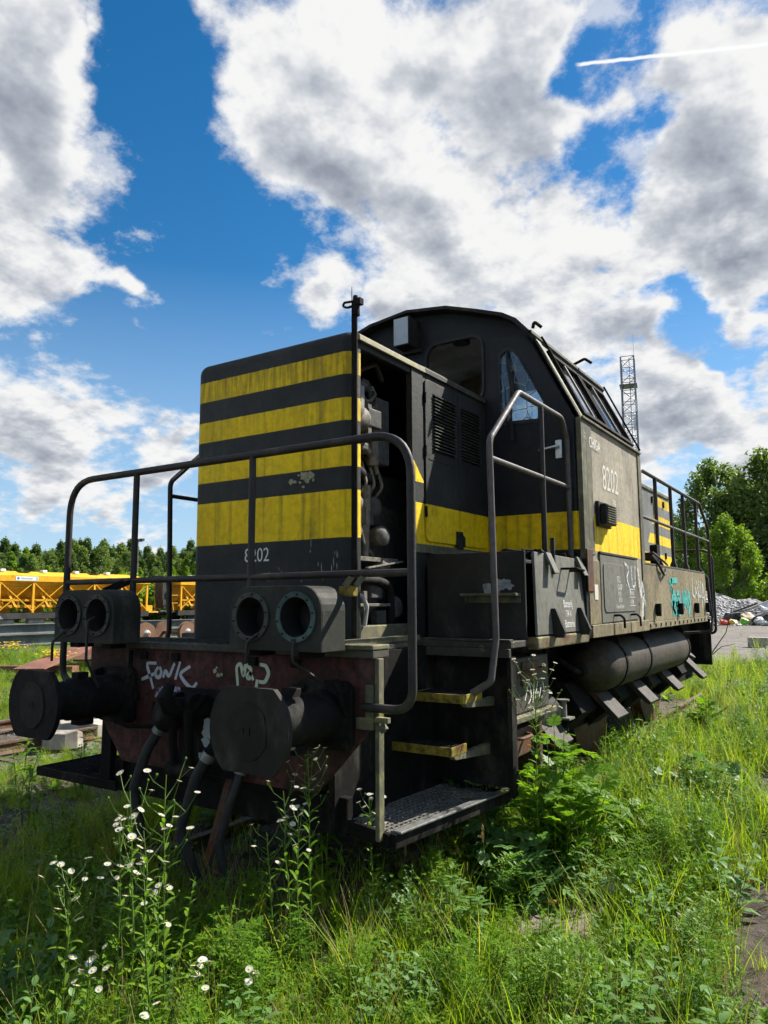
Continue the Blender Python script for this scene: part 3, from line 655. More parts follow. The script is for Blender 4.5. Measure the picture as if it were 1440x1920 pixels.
# lettering and chipped paint on the hood front
lettering('8202', 0.132, (-0.188, 1.0735, 1.925), 'front', m_white, hd, 'number', sx=0.86)
def blotch(mat, parent, fn, spots, nm):
    b = MB()
    for qi, (a, c, r) in enumerate(spots):
        k = 11; pts = [(a + r * (0.55 + 0.6 * random.random()) * math.cos(2 * math.pi * i / k), c + r * 0.8 * (0.5 + 0.65 * random.random()) * math.sin(2 * math.pi * i / k)) for i in range(k)]
        o_ = fn(a, c); n_ = Vector((1, 0, 0)) if abs(o_[0] - a) > 1e-6 else Vector((0, -1, 0))
        b.add([tuple(Vector(fn(p, q)) + n_ * 0.0004 * qi) for p, q in pts], [tuple(range(k))])
    return part(b, nm, mat, parent=parent)
m_scuff = simple('scuffed_paint', (0.22, 0.23, 0.23), 0.8, 0, 0.35, 25)
m_chip2 = simple('pale_scratch', (0.20, 0.20, 0.17), 0.8, 0, 0.3, 30)
m_chip = simple('bare_primer', (0.30, 0.29, 0.17), 0.8, 0, 0.3, 30)
blotch(m_chip, hd, lambda a, c: (a, 1.0728, c), [(0.22, 2.445, 0.028), (0.255, 2.44, 0.016), (0.33, 2.475, 0.045), (0.385, 2.47, 0.035), (0.36, 2.435, 0.025), (0.30, 2.43, 0.014), (0.33, 2.40, 0.016), (0.41, 2.44, 0.014), (0.29, 2.48, 0.012)], 'chipped_paint')
for k in range(16):                                     # pale scratches low on the hood front
    a, c, l = random.uniform(-0.05, 0.62), random.uniform(1.74, 2.02), random.uniform(0.02, 0.09)
    part(MB().add([(a, 1.0732, c), (a + 0.005, 1.0732, c + l * .3), (a + 0.003, 1.0732, c + l), (a - 0.004, 1.0732, c + l * .6)], [(0, 1, 2, 3)]), 'scratch', m_chip2, parent=hd)
# corner bar with lamp iron
CB = part(MB().box(0.775, 0.815, 0.985, 0.997, 1.44, 3.47).box(0.775, 0.781, 0.997, 1.03, 1.44, 3.47), 'corner_bar', m_black, 0.002)
part(MB().tube([(0.777, 0.99, 3.40), (0.775, 0.99, 3.63)], [0.004, 0.002], 6).tube([(0.80, 1.0, 3.44), (0.80, 1.0, 3.52), (0.795, 1.0, 3.57)], [0.026, 0.024, 0.015], 8), 'lamp_iron', m_black, 0, 50, CB)
part(MB().tube(fillet([(0.80, 1.0, 3.535), (0.72, 0.98, 3.535), (0.70, 1.0, 3.52), (0.72, 1.02, 3.515), (0.80, 1.0, 3.51)], 0.02), 0.008, 6).box(0.80, 0.845, 0.98, 1.02, 3.505, 3.545), 'clamp', m_black, 0, 40, CB)

m_engd = paint('engine_block_paint', (0.075, 0.072, 0.066), dirt_amt=0.6, rust=0.2)
# ---- engine inside the open bay
E_ = part(MB().box(-0.45, 0.42, 1.35, 2.9, 1.45, 2.35).box(-0.35, 0.30, 1.45, 2.8, 2.35, 2.62), 'engine_block', m_engd, 0.02)
for k in range(9): part(MB().box(0.435, 0.46, 1.42, 1.58, 1.98 + k * 0.05, 2.005 + k * 0.05), 'fin', m_eng, 0.003, parent=E_)
part(MB().tube([(0.50, 1.52, 1.93), (0.50, 1.53, 2.45)], [0.035, 0.045], 10), 'pipe', m_eng, 0, 50, E_)
part(MB().tube(fillet([(0.50, 1.15, 2.52), (0.52, 1.35, 2.56), (0.50, 1.55, 2.50), (0.45, 1.75, 2.55)], 0.1), 0.045, 8), 'hose', m_grease, 0, 50, E_)
for k in range(16): part(MB().box(0.40, 0.415, 1.62 + k * 0.014, 1.628 + k * 0.014, 1.95, 2.36), 'cooler_fin', m_eng, parent=E_)
part(MB().lathe([(0.02, -0.035), (0.05, -0.02), (0.05, 0.02), (0.02, 0.035)], (0.52, 1.62, 2.14), (0, 1, 0.2), 10), 'valve', m_black, 0, 40, E_)
F_ = part(MB().lathe([(0.075, 0), (0.092, 0.01), (0.092, 0.17), (0.08, 0.20)], (0.55, 1.22, 2.885), (0.0, 1, 0.0), 18), 'air_filter', m_eng, 0, 40)
part(MB().lathe([(0.06, -0.003), (0.075, 0.0)], (0.55, 1.215, 2.885), (0, 1, 0), 16), 'cap', m_inside, 0, 40, F_)
part(MB().tube([(0.55, 1.40, 2.885), (0.55, 1.55, 2.87)], 0.04, 10).box(0.50, 0.60, 1.43, 1.47, 2.75, 3.0).tube([(0.52, 1.58, 2.95), (0.52, 1.60, 2.60)], [0.05, 0.045], 10), 'manifold', m_eng, 0, 40, F_)
part(MB().box(0.575, 0.582, 1.37, 1.41, 2.96, 3.12), 'strap', m_steel, parent=F_)
part(MB().tube(fillet([(0.45, 1.2, 3.17), (0.5, 1.35, 3.14), (0.48, 1.5, 3.08), (0.5, 1.62, 2.98), (0.45, 1.70, 2.5)], 0.1), 0.035, 8).tube(fillet([(0.52, 1.38, 3.12), (0.56, 1.48, 3.02), (0.56, 1.58, 3.10), (0.5, 1.62, 3.18)], 0.05), 0.012, 6).tube(fillet([(0.52, 1.30, 3.1), (0.57, 1.45, 2.97), (0.55, 1.6, 3.02)], 0.05), 0.009, 6), 'loose_pipes', m_eng, 0, 50)
for k, (y, z) in enumerate(((1.30, 2.30), (1.48, 2.30), (1.66, 2.30), (1.30, 2.12), (1.66, 2.12))):
    part(MB().lathe([(0.05, 0), (0.05, 0.05), (0.03, 0.06), (0.03, 0.09)], (0.42, y, z), (1, 0, 0), 12), 'injector_cap', m_eng, 0, 40, E_)
part(MB().box(0.42, 0.50, 1.30, 1.42, 1.60, 1.90).box(0.42, 0.47, 1.58, 1.74, 1.52, 1.88), 'pump', m_eng, 0.01, parent=E_)
for k in range(5):
    part(MB().tube(fillet([(0.45, 1.25 + k * 0.10, 2.33), (0.56, 1.27 + k * 0.10, 2.45), (0.50, 1.32 + k * 0.09, 2.60), (0.42, 1.30 + k * 0.1, 2.72)], 0.06), 0.011, 6), 'fuel_line', m_eng, 0, 50, E_)
rb = random.Random(17)
for k in range(34):                                     # greasy fittings filling the bay
    y, z = rb.uniform(1.2, 1.76), rb.uniform(1.5, 3.25); q = rb.uniform(0.03, 0.085); x = rb.uniform(0.40, 0.56)
    if k % 3 == 0: part(MB().lathe([(q, 0), (q, q), (q * .6, q * 1.3)], (x, y, z), (1, rb.uniform(-.3, .3), rb.uniform(-.3, .3)), 12), 'fitting', (m_eng, m_engd, m_grease)[k % 2], 0, 40)
    elif k % 3 == 1: part(MB().box(x, x + q, y - q, y + q, z - q * .8, z + q * .8), 'fitting', (m_engd, m_eng)[k % 2], 0.008)
    else: part(MB().tube(fillet([(x, y - 0.14, z), (x + 0.04, y, z + rb.uniform(-.05, .1)), (x, y + 0.14, z - rb.uniform(0, .25))], 0.05), rb.uniform(.010, .026), 8), 'pipe_run', (m_eng, m_rub)[k % 2], 0, 50)
part(MB().box(0.30, 0.55, 1.60, 1.78, 2.62, 3.10).box(0.44, 0.56, 1.20, 1.50, 2.68, 2.74), 'air_box', m_engd, 0.015)
for k in range(7):
    part(MB().tube(fillet([(0.35 + 0.03 * k, 1.15, 3.28 - 0.02 * k), (0.5, 1.28 + 0.05 * k, 3.20 - 0.03 * (k % 3)), (0.55, 1.45 + 0.02 * k, 3.12 + 0.02 * (k % 2)), (0.4, 1.75, 3.22)], 0.08), 0.010 + 0.004 * (k % 3), 6), 'wiring', m_eng if k % 2 else m_rub, 0, 50)
part(MB().tube(fillet([(0.62, 1.13, 1.80), (0.62, 1.50, 1.79), (0.62, 1.66, 1.76), (0.60, 1.70, 1.45)], 0.1), 0.032, 10), 'coolant_pipe', m_grease, 0, 50)
part(MB().box(0.60, 0.63, 1.33, 1.37, 1.45, 1.72).box(0.60, 0.63, 1.20, 1.72, 1.62, 1.64), 'bracket', m_eng, 0.003)
part(MB().tube(fillet([(0.68, 1.16, 1.70), (0.72, 1.18, 1.69), (0.73, 1.22, 1.62), (0.71, 1.22, 1.50)], 0.04), 0.014, 8), 'small_hose', m_inside, 0, 60)
part(MB().box(0.56, 0.70, 1.19, 1.80, 1.40, 1.50), 'bay_sill', m_trim, 0.006)
part(MB().box(0.52, 0.60, 1.2, 1.8, 1.92, 1.95).bar((0.64, 1.35, 1.87), (0.64, 1.78, 1.93), 0.03, 0.012), 'cross_member', m_eng, 0.003)

# ---- cab
prof = [(1.545, 1.40), (1.545, 3.11), (1.185, 3.82), (1.05, 3.975), (0.93, 4.05), (0.7, 4.135), (0.4, 4.235), (0.0, 4.285)]
outl = [(x, z) for x, z in prof] + [(-x, z) for x, z in reversed(prof[:-1])]
dwin = [(0.905, 3.15), (0.978, 3.143), (1.207, 3.134), (1.245, 3.165), (1.262, 3.224), (1.258, 3.275), (1.04, 3.708), (1.00, 3.755), (0.955, 3.778), (0.915, 3.770), (0.88, 3.735), (0.872, 3.69), (0.872, 3.20)]
bigw = rrect(0.15, 0.70, 3.385, 3.965, 0.11, 5)
mir = lambda p: [(-x, z) for x, z in reversed(p)]
cabf = MB().prism(outl, 3.05, 3.085, holes=[bigw, mir(bigw), rrect(0.83, 1.29, 3.08, 3.82, 0.02, 2) if False else [(0.845, 3.11), (1.30, 3.11), (1.285, 3.30), (1.055, 3.765), (0.98, 3.81), (0.845, 3.81)], mir([(0.845, 3.11), (1.30, 3.11), (1.285, 3.30), (1.055, 3.765), (0.98, 3.81), (0.845, 3.81)])])
CAB = part(cabf, 'cab', m_cabf, 0.004)
door_o = [(0.79, 2.02), (1.50, 2.02), (1.50, 3.12), (1.16, 3.80), (1.12, 3.87), (0.79, 3.93)]
DOOR = part(MB().prism(door_o, 3.030, 3.0485, holes=[dwin]), 'cab_door', m_cabf, 0.004, parent=CAB)
part(MB().prism(mir(door_o), 3.030, 3.0485, holes=[mir(dwin)]), 'cab_door', m_cabf, 0.004, parent=CAB)
def sized(p, k, cx, cz): return [(cx + (x - cx) * k, cz + (z - cz) * k) for x, z in p]
part(MB().prism(sized(dwin, 1.07, 1.04, 3.45), 3.020, 3.0298, holes=[sized(dwin, 0.97, 1.04, 3.45)]), 'window_seal', m_rub, 0.002, parent=CAB)
part(MB().prism(dwin, 3.036, 3.041), 'window_pane', m_glassc, parent=CAB)
part(MB().prism(sized(bigw, 1.08, 0.425, 3.675), 3.036, 3.0495, holes=[bigw]), 'window_seal', m_rub, 0.003, parent=CAB)
part(MB().prism(sized(bigw, 1.03, 0.425, 3.675), 3.042, 3.0492, holes=[sized(bigw, 0.965, 0.425, 3.675)]), 'window_edge', m_alu2, parent=CAB) if False else None
WP = part(MB().tube([(0.945, 3.02, 3.77), (0.965, 2.99, 3.62), (1.0, 2.985, 3.45), (1.02, 2.985, 3.30)], [0.010, 0.014, 0.022, 0.012], 8), 'wiper_motor', m_dark, 0, 50, CAB)
part(MB().tube([(0.93, 3.0, 3.45), (0.945, 2.995, 2.98)], 0.005, 6).tube([(0.985, 2.99, 3.50), (0.99, 2.985, 2.98)], 0.007, 6).bar((0.985, 2.985, 3.13), (0.99, 2.985, 2.98), 0.03, 0.012, (0, 1, 0)), 'wiper', m_dark, 0, 50, CAB)
part(MB().box(1.345, 1.40, 3.012, 3.029, 2.79, 2.94), 'handle_plate', m_alu, 0.004, parent=CAB)
part(MB().tube(fillet([(1.375, 3.012, 2.885), (1.375, 2.985, 2.885), (1.22, 2.98, 2.868)], 0.02), [0.012] * 7 + [0.007], 8), 'door_handle', m_alu, 0, 50, CAB)
for zz in (2.20, 2.92): part(MB().tube([(0.795, 3.022, zz), (0.795, 3.022, zz + 0.10)], 0.012, 8), 'hinge', m_black, 0, 50, CAB)
part(MB().box(-0.085, 0.075, 2.86, 3.0485, 3.955, 4.225).box(-0.10, 0.10, 3.00, 3.0485, 3.92, 3.955), 'headlight_case', m_dark, 0.006, parent=CAB)
part(MB().box(-0.085, 0.065, 2.852, 2.859, 3.965, 4.215), 'lamp_face', m_pale, 0.003, parent=CAB)
# side walls, sloping window bands, roof
sw = MB().box(1.510, 1.545, 3.0855, 4.88, 1.36, 3.11)
SIDE = part(sw, 'side_wall', m_cabs, 0.004, parent=CAB)
part(MB().box(-1.545, -1.510, 3.0855, 4.88, 1.36, 3.11), 'side_wall', m_cabs, 0.004, parent=CAB)
part(MB().box(1.512, 1.553, 3.04, 3.16, 1.98, 3.115).box(1.546, 1.553, 3.16, 3.30, 2.02, 3.10), 'corner_trim', m_trim, 0.006, parent=CAB)
part(MB().box(1.546, 1.556, 4.78, 4.89, 1.37, 3.11), 'corner_trim', m_trim, 0.005, parent=CAB)
u_s = Vector((1.19 - 1.545, 0, 3.83 - 3.11)); sl_len = u_s.length; u_s.normalize(); n_s = Vector((u_s.z, 0, -u_s.x))
def slope(a, h, w, s=1):                                   # a along y, h up the slope, w outward
    p = Vector((1.545, 0, 3.11)) + u_s * h + n_s * w; return (p.x * s, a, p.z)
wins = [[(3.24, 0.10), (3.92, 0.10), (3.92, 0.70), (3.24, 0.70)], [(4.00, 0.10), (4.74, 0.10), (4.74, 0.70), (4.00, 0.70)]]
for s in (1, -1):
    fn = lambda a, b, h, s=s: slope(a, b, h, s)
    SB = part(MB().prism([(3.05, 0.0), (4.88, 0.0), (4.88, sl_len), (3.05, sl_len)], -0.035, -0.001, fn=fn, holes=wins), 'window_band', m_dark, 0.004, parent=CAB)
    for w in wins:
        (a0, b0), _, (a1, b1), _ = w
        part(MB().prism([(a0 - .03, b0 - .03), (a1 + .03, b0 - .03), (a1 + .03, b1 + .03), (a0 - .03, b1 + .03)], 0.0, 0.022, fn=fn, holes=[[(a0 + .015, b0 + .015), (a1 - .015, b0 + .015), (a1 - .015, b1 - .015), (a0 + .015, b1 - .015)]]), 'window_frame', m_black, 0.003, parent=CAB)
        part(MB().prism([(a0, b0), (a1, b0), (a1, b1), (a0, b1)], -0.016, -0.012, fn=fn), 'window_pane', m_glassd, parent=CAB)
        part(MB().prism([((a0 + a1) / 2 - .014, b0), ((a0 + a1) / 2 + .014, b0), ((a0 + a1) / 2 + .014, b1), ((a0 + a1) / 2 - .014, b1)], 0.0, 0.018, fn=fn), 'glazing_bar', m_railw, parent=CAB)
    part(MB().prism([(3.045, 0.0), (3.15, 0.0), (3.15, sl_len), (3.045, sl_len)], 0.0, 0.010, fn=fn), 'slope_trim', m_trim, 0.004, parent=CAB)
    part(MB().tube([slope(3.08, sl_len + 0.0, 0.05, s), slope(3.10, sl_len - 0.06, 0.05, s), slope(3.10, 0.02, 0.035, s)], 0.010, 8).tube([slope(4.84, sl_len, 0.05, s), slope(4.84, 0.02, 0.035, s)], 0.010, 8), 'rain_bar', m_black, 0, 50, CAB)
    part(MB().bar(slope(3.06, 0.0, 0.012, s), slope(4.87, 0.0, 0.012, s), 0.03, 0.02), 'waist_rail', m_trim, 0.003, parent=CAB)
rp = [(x, z) for x, z in outl if z > 3.8]; rp = sorted(rp, key=lambda p: p[0])
rtop = [(x * 1.02, z + 0.03) for x, z in rp]; ring = rtop + rp[::-1]
ROOF = part(MB().prism(ring, 2.93, 4.96), 'cab_roof', m_roof if False else m_dark, 0.004, parent=CAB)
part(MB().bar((1.19, 2.93, 3.86), (1.19, 4.96, 3.86), 0.03, 0.03), 'drip_rail', m_trim, 0.003, parent=CAB)
part(MB().tube(fillet([(1.12, 4.2, 3.93), (1.24, 4.22, 3.98), (1.30, 4.24, 3.93)], 0.03), 0.014, 6), 'horn_bracket', m_black, 0, 40, CAB)
part(MB().tube(fillet([(1.20, 2.98, 3.90), (1.22, 2.96, 3.95), (1.27, 3.0, 3.90)], 0.03), 0.014, 6), 'hook', m_black, 0, 40, CAB)
rw = [rrect(0.20, 0.78, 3.15, 3.95, 0.06, 3), rrect(-0.78, -0.20, 3.15, 3.95, 0.06, 3)]
part(MB().prism(outl, 4.845, 4.875, holes=rw), 'rear_wall', m_cabs, parent=CAB)
part(MB().prism(rw[0], 4.855, 4.86).prism(rw[1], 4.855, 4.86), 'window_pane', m_glassd, parent=CAB)
part(MB().box(-1.50, 1.50, 3.09, 4.84, 2.0, 2.05), 'cab_floor', m_dark, parent=CAB)
part(MB().box(-0.9, 0.9, 3.15, 3.55, 2.06, 3.05).box(-0.5, 0.5, 3.2, 3.5, 3.05, 3.12), 'control_desk', m_eng, 0.01, parent=CAB)
part(MB().prism([(x * 0.97, z - 0.05) for x, z in rp] + [(x * 0.97, z - 0.04) for x, z in rp][::-1], 3.09, 4.84), 'ceiling', m_inside, parent=CAB)
for x, y in ((0.30, 3.45), (0.66, 3.8)):
    part(MB().lathe([(0.085, 0), (0.09, 0.10)], (x, y, 4.09 if x < .5 else 4.0), (0, 0, 1), 18), 'ceiling_lamp', m_dark, 0, 50, CAB)
part(MB().tube(fillet([(0.48, 3.6, 4.15), (0.5, 3.58, 4.0), (0.55, 3.6, 3.94), (0.60, 3.62, 4.1)], 0.03), 0.012, 6).box(0.49, 0.55, 3.56, 3.62, 3.93, 4.03), 'hanging_wires', m_inside, 0, 40, CAB)
# side panel hatch
HT = part(MB().prism([(3.395, 1.47), (4.56, 1.48), (4.56, 2.03), (3.395, 2.03)], 1.546, 1.560, 'yz'), 'side_hatch', m_grey, 0.004, parent=CAB)
part(MB().prism(rrect(3.455, 4.455, 1.555, 1.965, 0.06, 5), 1.5601, 1.567, 'yz'), 'pressed_panel', m_grey, 0.004, parent=CAB)
part(MB().box(1.546, 1.566, 3.39, 4.57, 2.035, 2.055), 'hatch_hinge', m_dark, 0.003, parent=CAB)
part(MB().box(1.546, 1.572, 3.10, 4.88, 1.362, 1.462), 'skirt_strip', m_skirt, 0.005, parent=CAB)
part(MB().box(1.546, 1.556, 3.10, 3.385, 1.465, 1.975), 'lower_side', m_skirt, 0.004, parent=CAB)
part(MB().box(1.553, 1.564, 3.05, 3.20, 1.72, 2.06), 'rotten_corner', m_rust, 0.012, parent=CAB)
for y in (3.72, 4.25):
    part(MB().tube(fillet([(1.556, y, 1.525), (1.61, y + 0.02, 1.53), (1.63, y + 0.06, 1.50), (1.63, y + 0.07, 1.42)], 0.03), 0.010, 7), 'hatch_hook', m_black, 0, 50, CAB)
VT = part(MB().box(1.546, 1.575, 3.36, 3.71, 2.26, 2.47).box(1.575, 1.625, 3.40, 3.68, 2.28, 2.45), 'vent_box', m_dark, 0.006, parent=CAB)
for k in range(8): part(MB().bar((1.632, 3.41, 2.295 + k * 0.02), (1.632, 3.67, 2.295 + k * 0.02), 0.012, 0.007), 'vent_slat', m_trim, parent=CAB)
part(MB().box(1.5565, 1.560, 3.22, 3.31, 1.66, 1.78), 'old_plate', m_cream, parent=CAB)
# cab-side lettering
lettering('8202', 0.305, (1.5475, 3.585, 2.60), 'right', m_cream, CAB, 'number', sx=0.80, spacing=1.0)
lettering('CHIGA', 0.125, (1.5545, 3.235, 2.905), 'right', m_white, CAB, 'lettering', sx=0.78)
lettering('N', 0.125, (1.5545, 3.10, 2.93), 'right', m_whitew, CAB, 'lettering', sx=0.7)
lettering('FSR', 0.085, (1.5475, 3.88, 2.475), 'right', m_white, CAB, 'lettering', sx=0.75)
for t, y, z, sz in (('ST L', 3.83, 1.81, 0.075), ('O-GP', 3.85, 1.745, 0.07), ('P 57 t', 3.86, 1.69, 0.055), ('E 57 t', 3.87, 1.64, 0.055), ('V max. 60 km/h', 3.77, 1.585, 0.05)):
    lettering(t, sz, (1.5676, y, z), 'right', m_white, CAB, 'lettering', sx=0.8)
lettering('REV PAZ', 0.05, (1.5676, 4.235, 1.70), 'right', m_white, CAB, 'lettering', sx=0.75)
lettering('1.3.7.98', 0.05, (1.5676, 4.235, 1.625), 'right', m_white, CAB, 'lettering', sx=0.75)
part(MB().box(1.5672, 1.5678, 4.22, 4.41, 1.752, 1.757).box(1.5672, 1.5678, 4.22, 4.41, 1.68, 1.685).box(1.5672, 1.5678, 4.22, 4.41, 1.605, 1.61), 'date_lines', m_white, parent=CAB)

# ---- battery box
BB = part(MB().box(0.75, 1.49, 1.95, 1.975, 1.4, 1.985).box(0.75, 1.49, 1.976, 3.02, 1.90, 1.925).box(0.75, 0.775, 1.976, 3.02, 1.40, 1.899), 'battery_box', m_dark, 0.005)
part(MB().box(1.05, 1.46, 1.865, 1.949, 1.685, 1.705).box(1.05, 1.46, 1.94, 1.9495, 1.64, 1.685), 'shelf_bracket', m_trim, 0.004, parent=BB)
blotch(m_scuff, BB, lambda a, c: (a, 1.9475, c), [(1.28 + random.uniform(-.10, .12), 1.755 + random.uniform(-.035, .03), random.uniform(.012, .05)) for _ in range(14)], 'scraped_paint')
tilt = lambda a, b, h: (1.545 - 0.045 * (b - 1.42) / 0.56 + h, a, b)
BD = part(MB().prism([(2.015, 1.425), (3.045, 1.425), (3.045, 1.975), (2.10, 1.985)], -0.02, 0.0, fn=tilt), 'battery_door', m_grey, 0.004, parent=BB)
for y in (2.30, 2.855):
    part(MB().prism([(-0.02, 1.60), (0.012, 1.60), (0.065, 1.44), (0.05, 1.40), (-0.02, 1.40)], 0, 1, fn=lambda a, b, h, y=y: (tilt(y, b, a + 0.02)[0], y + h * 0.035, b)), 'hinge_rib', m_dark, 0.003, parent=BB)
for y in (2.29, 2.94):
    part(MB().prism([(0.0, 1.99), (0.015, 1.99), (0.065, 1.845), (0.058, 1.84), (0.0, 1.95)], 0, 1, fn=lambda a, b, h, y=y: (tilt(y, b, a)[0], y + h * 0.09, b)), 'top_clip', m_grey, 0.003, parent=BB)
    part(MB().box(1.50, 1.53, y + 0.12, y + 0.145, 1.84, 2.10), 'clip_strap', m_dark, 0.003, parent=BB)
part(MB().tube(fillet([tilt(2.60, 1.885, 0.0), tilt(2.62, 1.885, 0.11), tilt(2.80, 1.875, 0.11), tilt(2.78, 1.875, 0.0)], 0.02), 0.0095, 8), 'handle', m_black, 0, 50, BB)
part(MB().box(1.47, 1.553, 2.0, 3.06, 1.335, 1.415), 'rotten_sill', m_rustm if False else paint('rotten_moss_sill', (0.16, 0.13, 0.07), dirt_amt=0.5, rust=0.65, lichen=0.55), 0.010, parent=BB)
for t, z, sz in (('L', 1.70, 0.04), ('Batterij', 1.605, 0.078), ('74 V', 1.535, 0.072), ('Batterie', 1.462, 0.078)):
    o = lettering(t, sz, tilt(2.66, z, 0.0015), 'right', m_white, BB, 'lettering', sx=0.82, align='CENTER'); o.rotation_euler = (R(90), R(0), R(90)); o.rotation_euler.rotate_axis('X', R(-4.6))
jk = MB(); random.seed(3)
for k in range(26):
    y = 2.05 + random.random() * 0.95; x = 1.2 + random.random() * 0.28
    jk.tube([(x, y, 1.93), (x + random.uniform(-.05, .05), y + random.uniform(-.08, .08), 1.97 + random.random() * 0.05), (x + random.uniform(-.1, .1), y + random.uniform(-.12, .12), 1.95 + random.random() * 0.07)], 0.008 + random.random() * 0.008, 5)
tag(part(jk, 'torn_cables', m_black, 0, 40), kind='stuff')

# ---- left flank and rear skirts
for s in (1, -1):
    x0, x1 = sorted((1.515 * s, 1.545 * s))
    SK = part(MB().box(x0, x1, 4.91, 8.16, 1.44, 2.005).box(*sorted((1.50 * s, 1.548 * s)), 4.91, 8.16, 1.37, 1.438), 'side_skirt', m_skirt, 0.004)
    part(MB().box(*sorted((0.72 * s, 1.545 * s)), 4.91, 8.16, 2.008, 2.03).box(*sorted((0.72 * s, 1.5 * s)), 8.10, 8.16, 1.4, 2.0), 'skirt_top', m_deck, 0.004, parent=SK)
    for y in (5.25, 6.35, 7.3, 8.05):
        part(MB().prism([(y, 1.62), (y + 0.05, 1.62), (y + 0.05, 1.53), (y + 0.025, 1.49), (y, 1.53)], *sorted((1.549 * s, 1.60 * s)), 'yz'), 'hinge_lug', m_black, 0.004, parent=SK)
    for k in range(14): part(MB().box(*sorted((1.549 * s, 1.556 * s)), 5.0 + k * 0.225, 5.02 + k * 0.225, 1.385, 1.42), 'rivet', m_black, parent=SK)
part(MB().box(-1.54, -1.50, 1.95, 3.05, 1.40, 1.98), 'left_battery_box', m_dark, 0.004)
# rear handrail on the skirt
for s in (1, -1):
    X = 1.45 * s
    RR = part(MB().tube(fillet([(X, 5.24, 2.03), (X, 5.24, 3.03), (X, 8.55, 3.02), (X, 9.15, 2.72), (X, 9.17, 1.42), (X - 0.0 * s, 9.0, 1.20), (X - 0.35 * s, 8.9, 1.18)], [0, .10, .12, .12, .15, .08, 0], 6), 0.0215, 10), 'rear_handrail', m_rail, 0, 60)
    part(MB().tube([(X, 5.24, 2.53), (X, 9.16, 2.52)], 0.018, 8), 'mid_rail', m_railw, 0, 60, RR)
    for y in (5.93, 6.70, 7.42): part(MB().tube([(X, y, 2.03), (X, y, 2.08), (X, y, 2.12), (X, y, 3.02)], [0.045, 0.04, 0.021, 0.021], 10), 'rail_post', m_rail, 0, 40, RR)
    part(MB().tube([(X + 0.13 * s, 8.27, 1.44), (X + 0.10 * s, 8.27, 1.95), (X, 8.27, 2.1), (X, 8.27, 3.02)], 0.021, 10), 'rail_post', m_rail, 0, 40, RR)
ER = part(MB().tube(fillet([(1.1, 10.5, 1.12), (1.27, 10.5, 1.12), (1.27, 10.5, 2.48), (-1.27, 10.5, 2.48), (-1.27, 10.5, 1.12), (-1.1, 10.5, 1.12)], [0, .15, .2, .2, .15, 0], 6), 0.0215, 10), 'end_handrail', m_rail, 0, 60)
part(MB().tube([(-1.27, 10.5, 1.82), (1.27, 10.5, 1.82)], 0.017, 8), 'mid_rail', m_rail, 0, 60, ER)
jb = MB(); jb.box(1.38, 1.50, 5.45, 5.72, 2.08, 2.16).box(1.40, 1.48, 5.75, 5.86, 2.04, 2.26)
JB = part(jb, 'junction_box', m_black, 0.01)
part(MB().tube(fillet([(1.50, 5.42, 2.12), (1.56, 5.40, 2.04), (1.575, 5.60, 1.92), (1.56, 5.78, 1.96), (1.50, 5.80, 2.08)], 0.06), 0.012, 7).tube(fillet([(1.50, 5.45, 2.16), (1.60, 5.5, 2.06), (1.60, 5.7, 2.02), (1.5, 5.72, 2.12)], 0.06), 0.010, 7), 'cable_loop', m_rub, 0, 50, JB)
# rear hood
rh = MB().box(-0.715, 0.715, 4.885, 10.2, 1.3985, 3.412).build('rear_hood', m_hood_r, L)
md = rh.modifiers.new('bevel', 'BEVEL'); md.width = 0.07; md.segments = 4; md.limit_method = 'ANGLE'
part(MB().box(0.69, 0.735, 4.95, 10.1, 3.30, 3.35), 'roof_gutter', m_trim, 0.008, parent=rh)
for (a0, a1) in ((4.98, 5.75), (5.80, 6.55)):
    dd = louvre_door(a0, a1, 2.10, 3.26, a0 + 0.12, a1 - 0.14, 2.62, 3.20, 15, 'engine_door', m_trim, rh)
for y in (6.62, 7.45, 8.25, 9.0):
    part(MB().prism(rrect(y, y + 0.70, 2.10, 3.26, 0.04, 3), 0.717, 0.729, 'yz'), 'engine_door', m_hood_r, 0.003, parent=rh)
    for zz in (2.3, 3.12): part(MB().box(0.73, 0.75, y + 0.60, y + 0.65, zz, zz + 0.10), 'latch', m_black, 0.003, parent=rh)
part(MB().tube([(0.76, 5.72, 2.60), (0.78, 5.73, 2.66), (0.76, 5.74, 2.74)], 0.02, 6), 'latch_knob', m_black, 0, 50, rh)

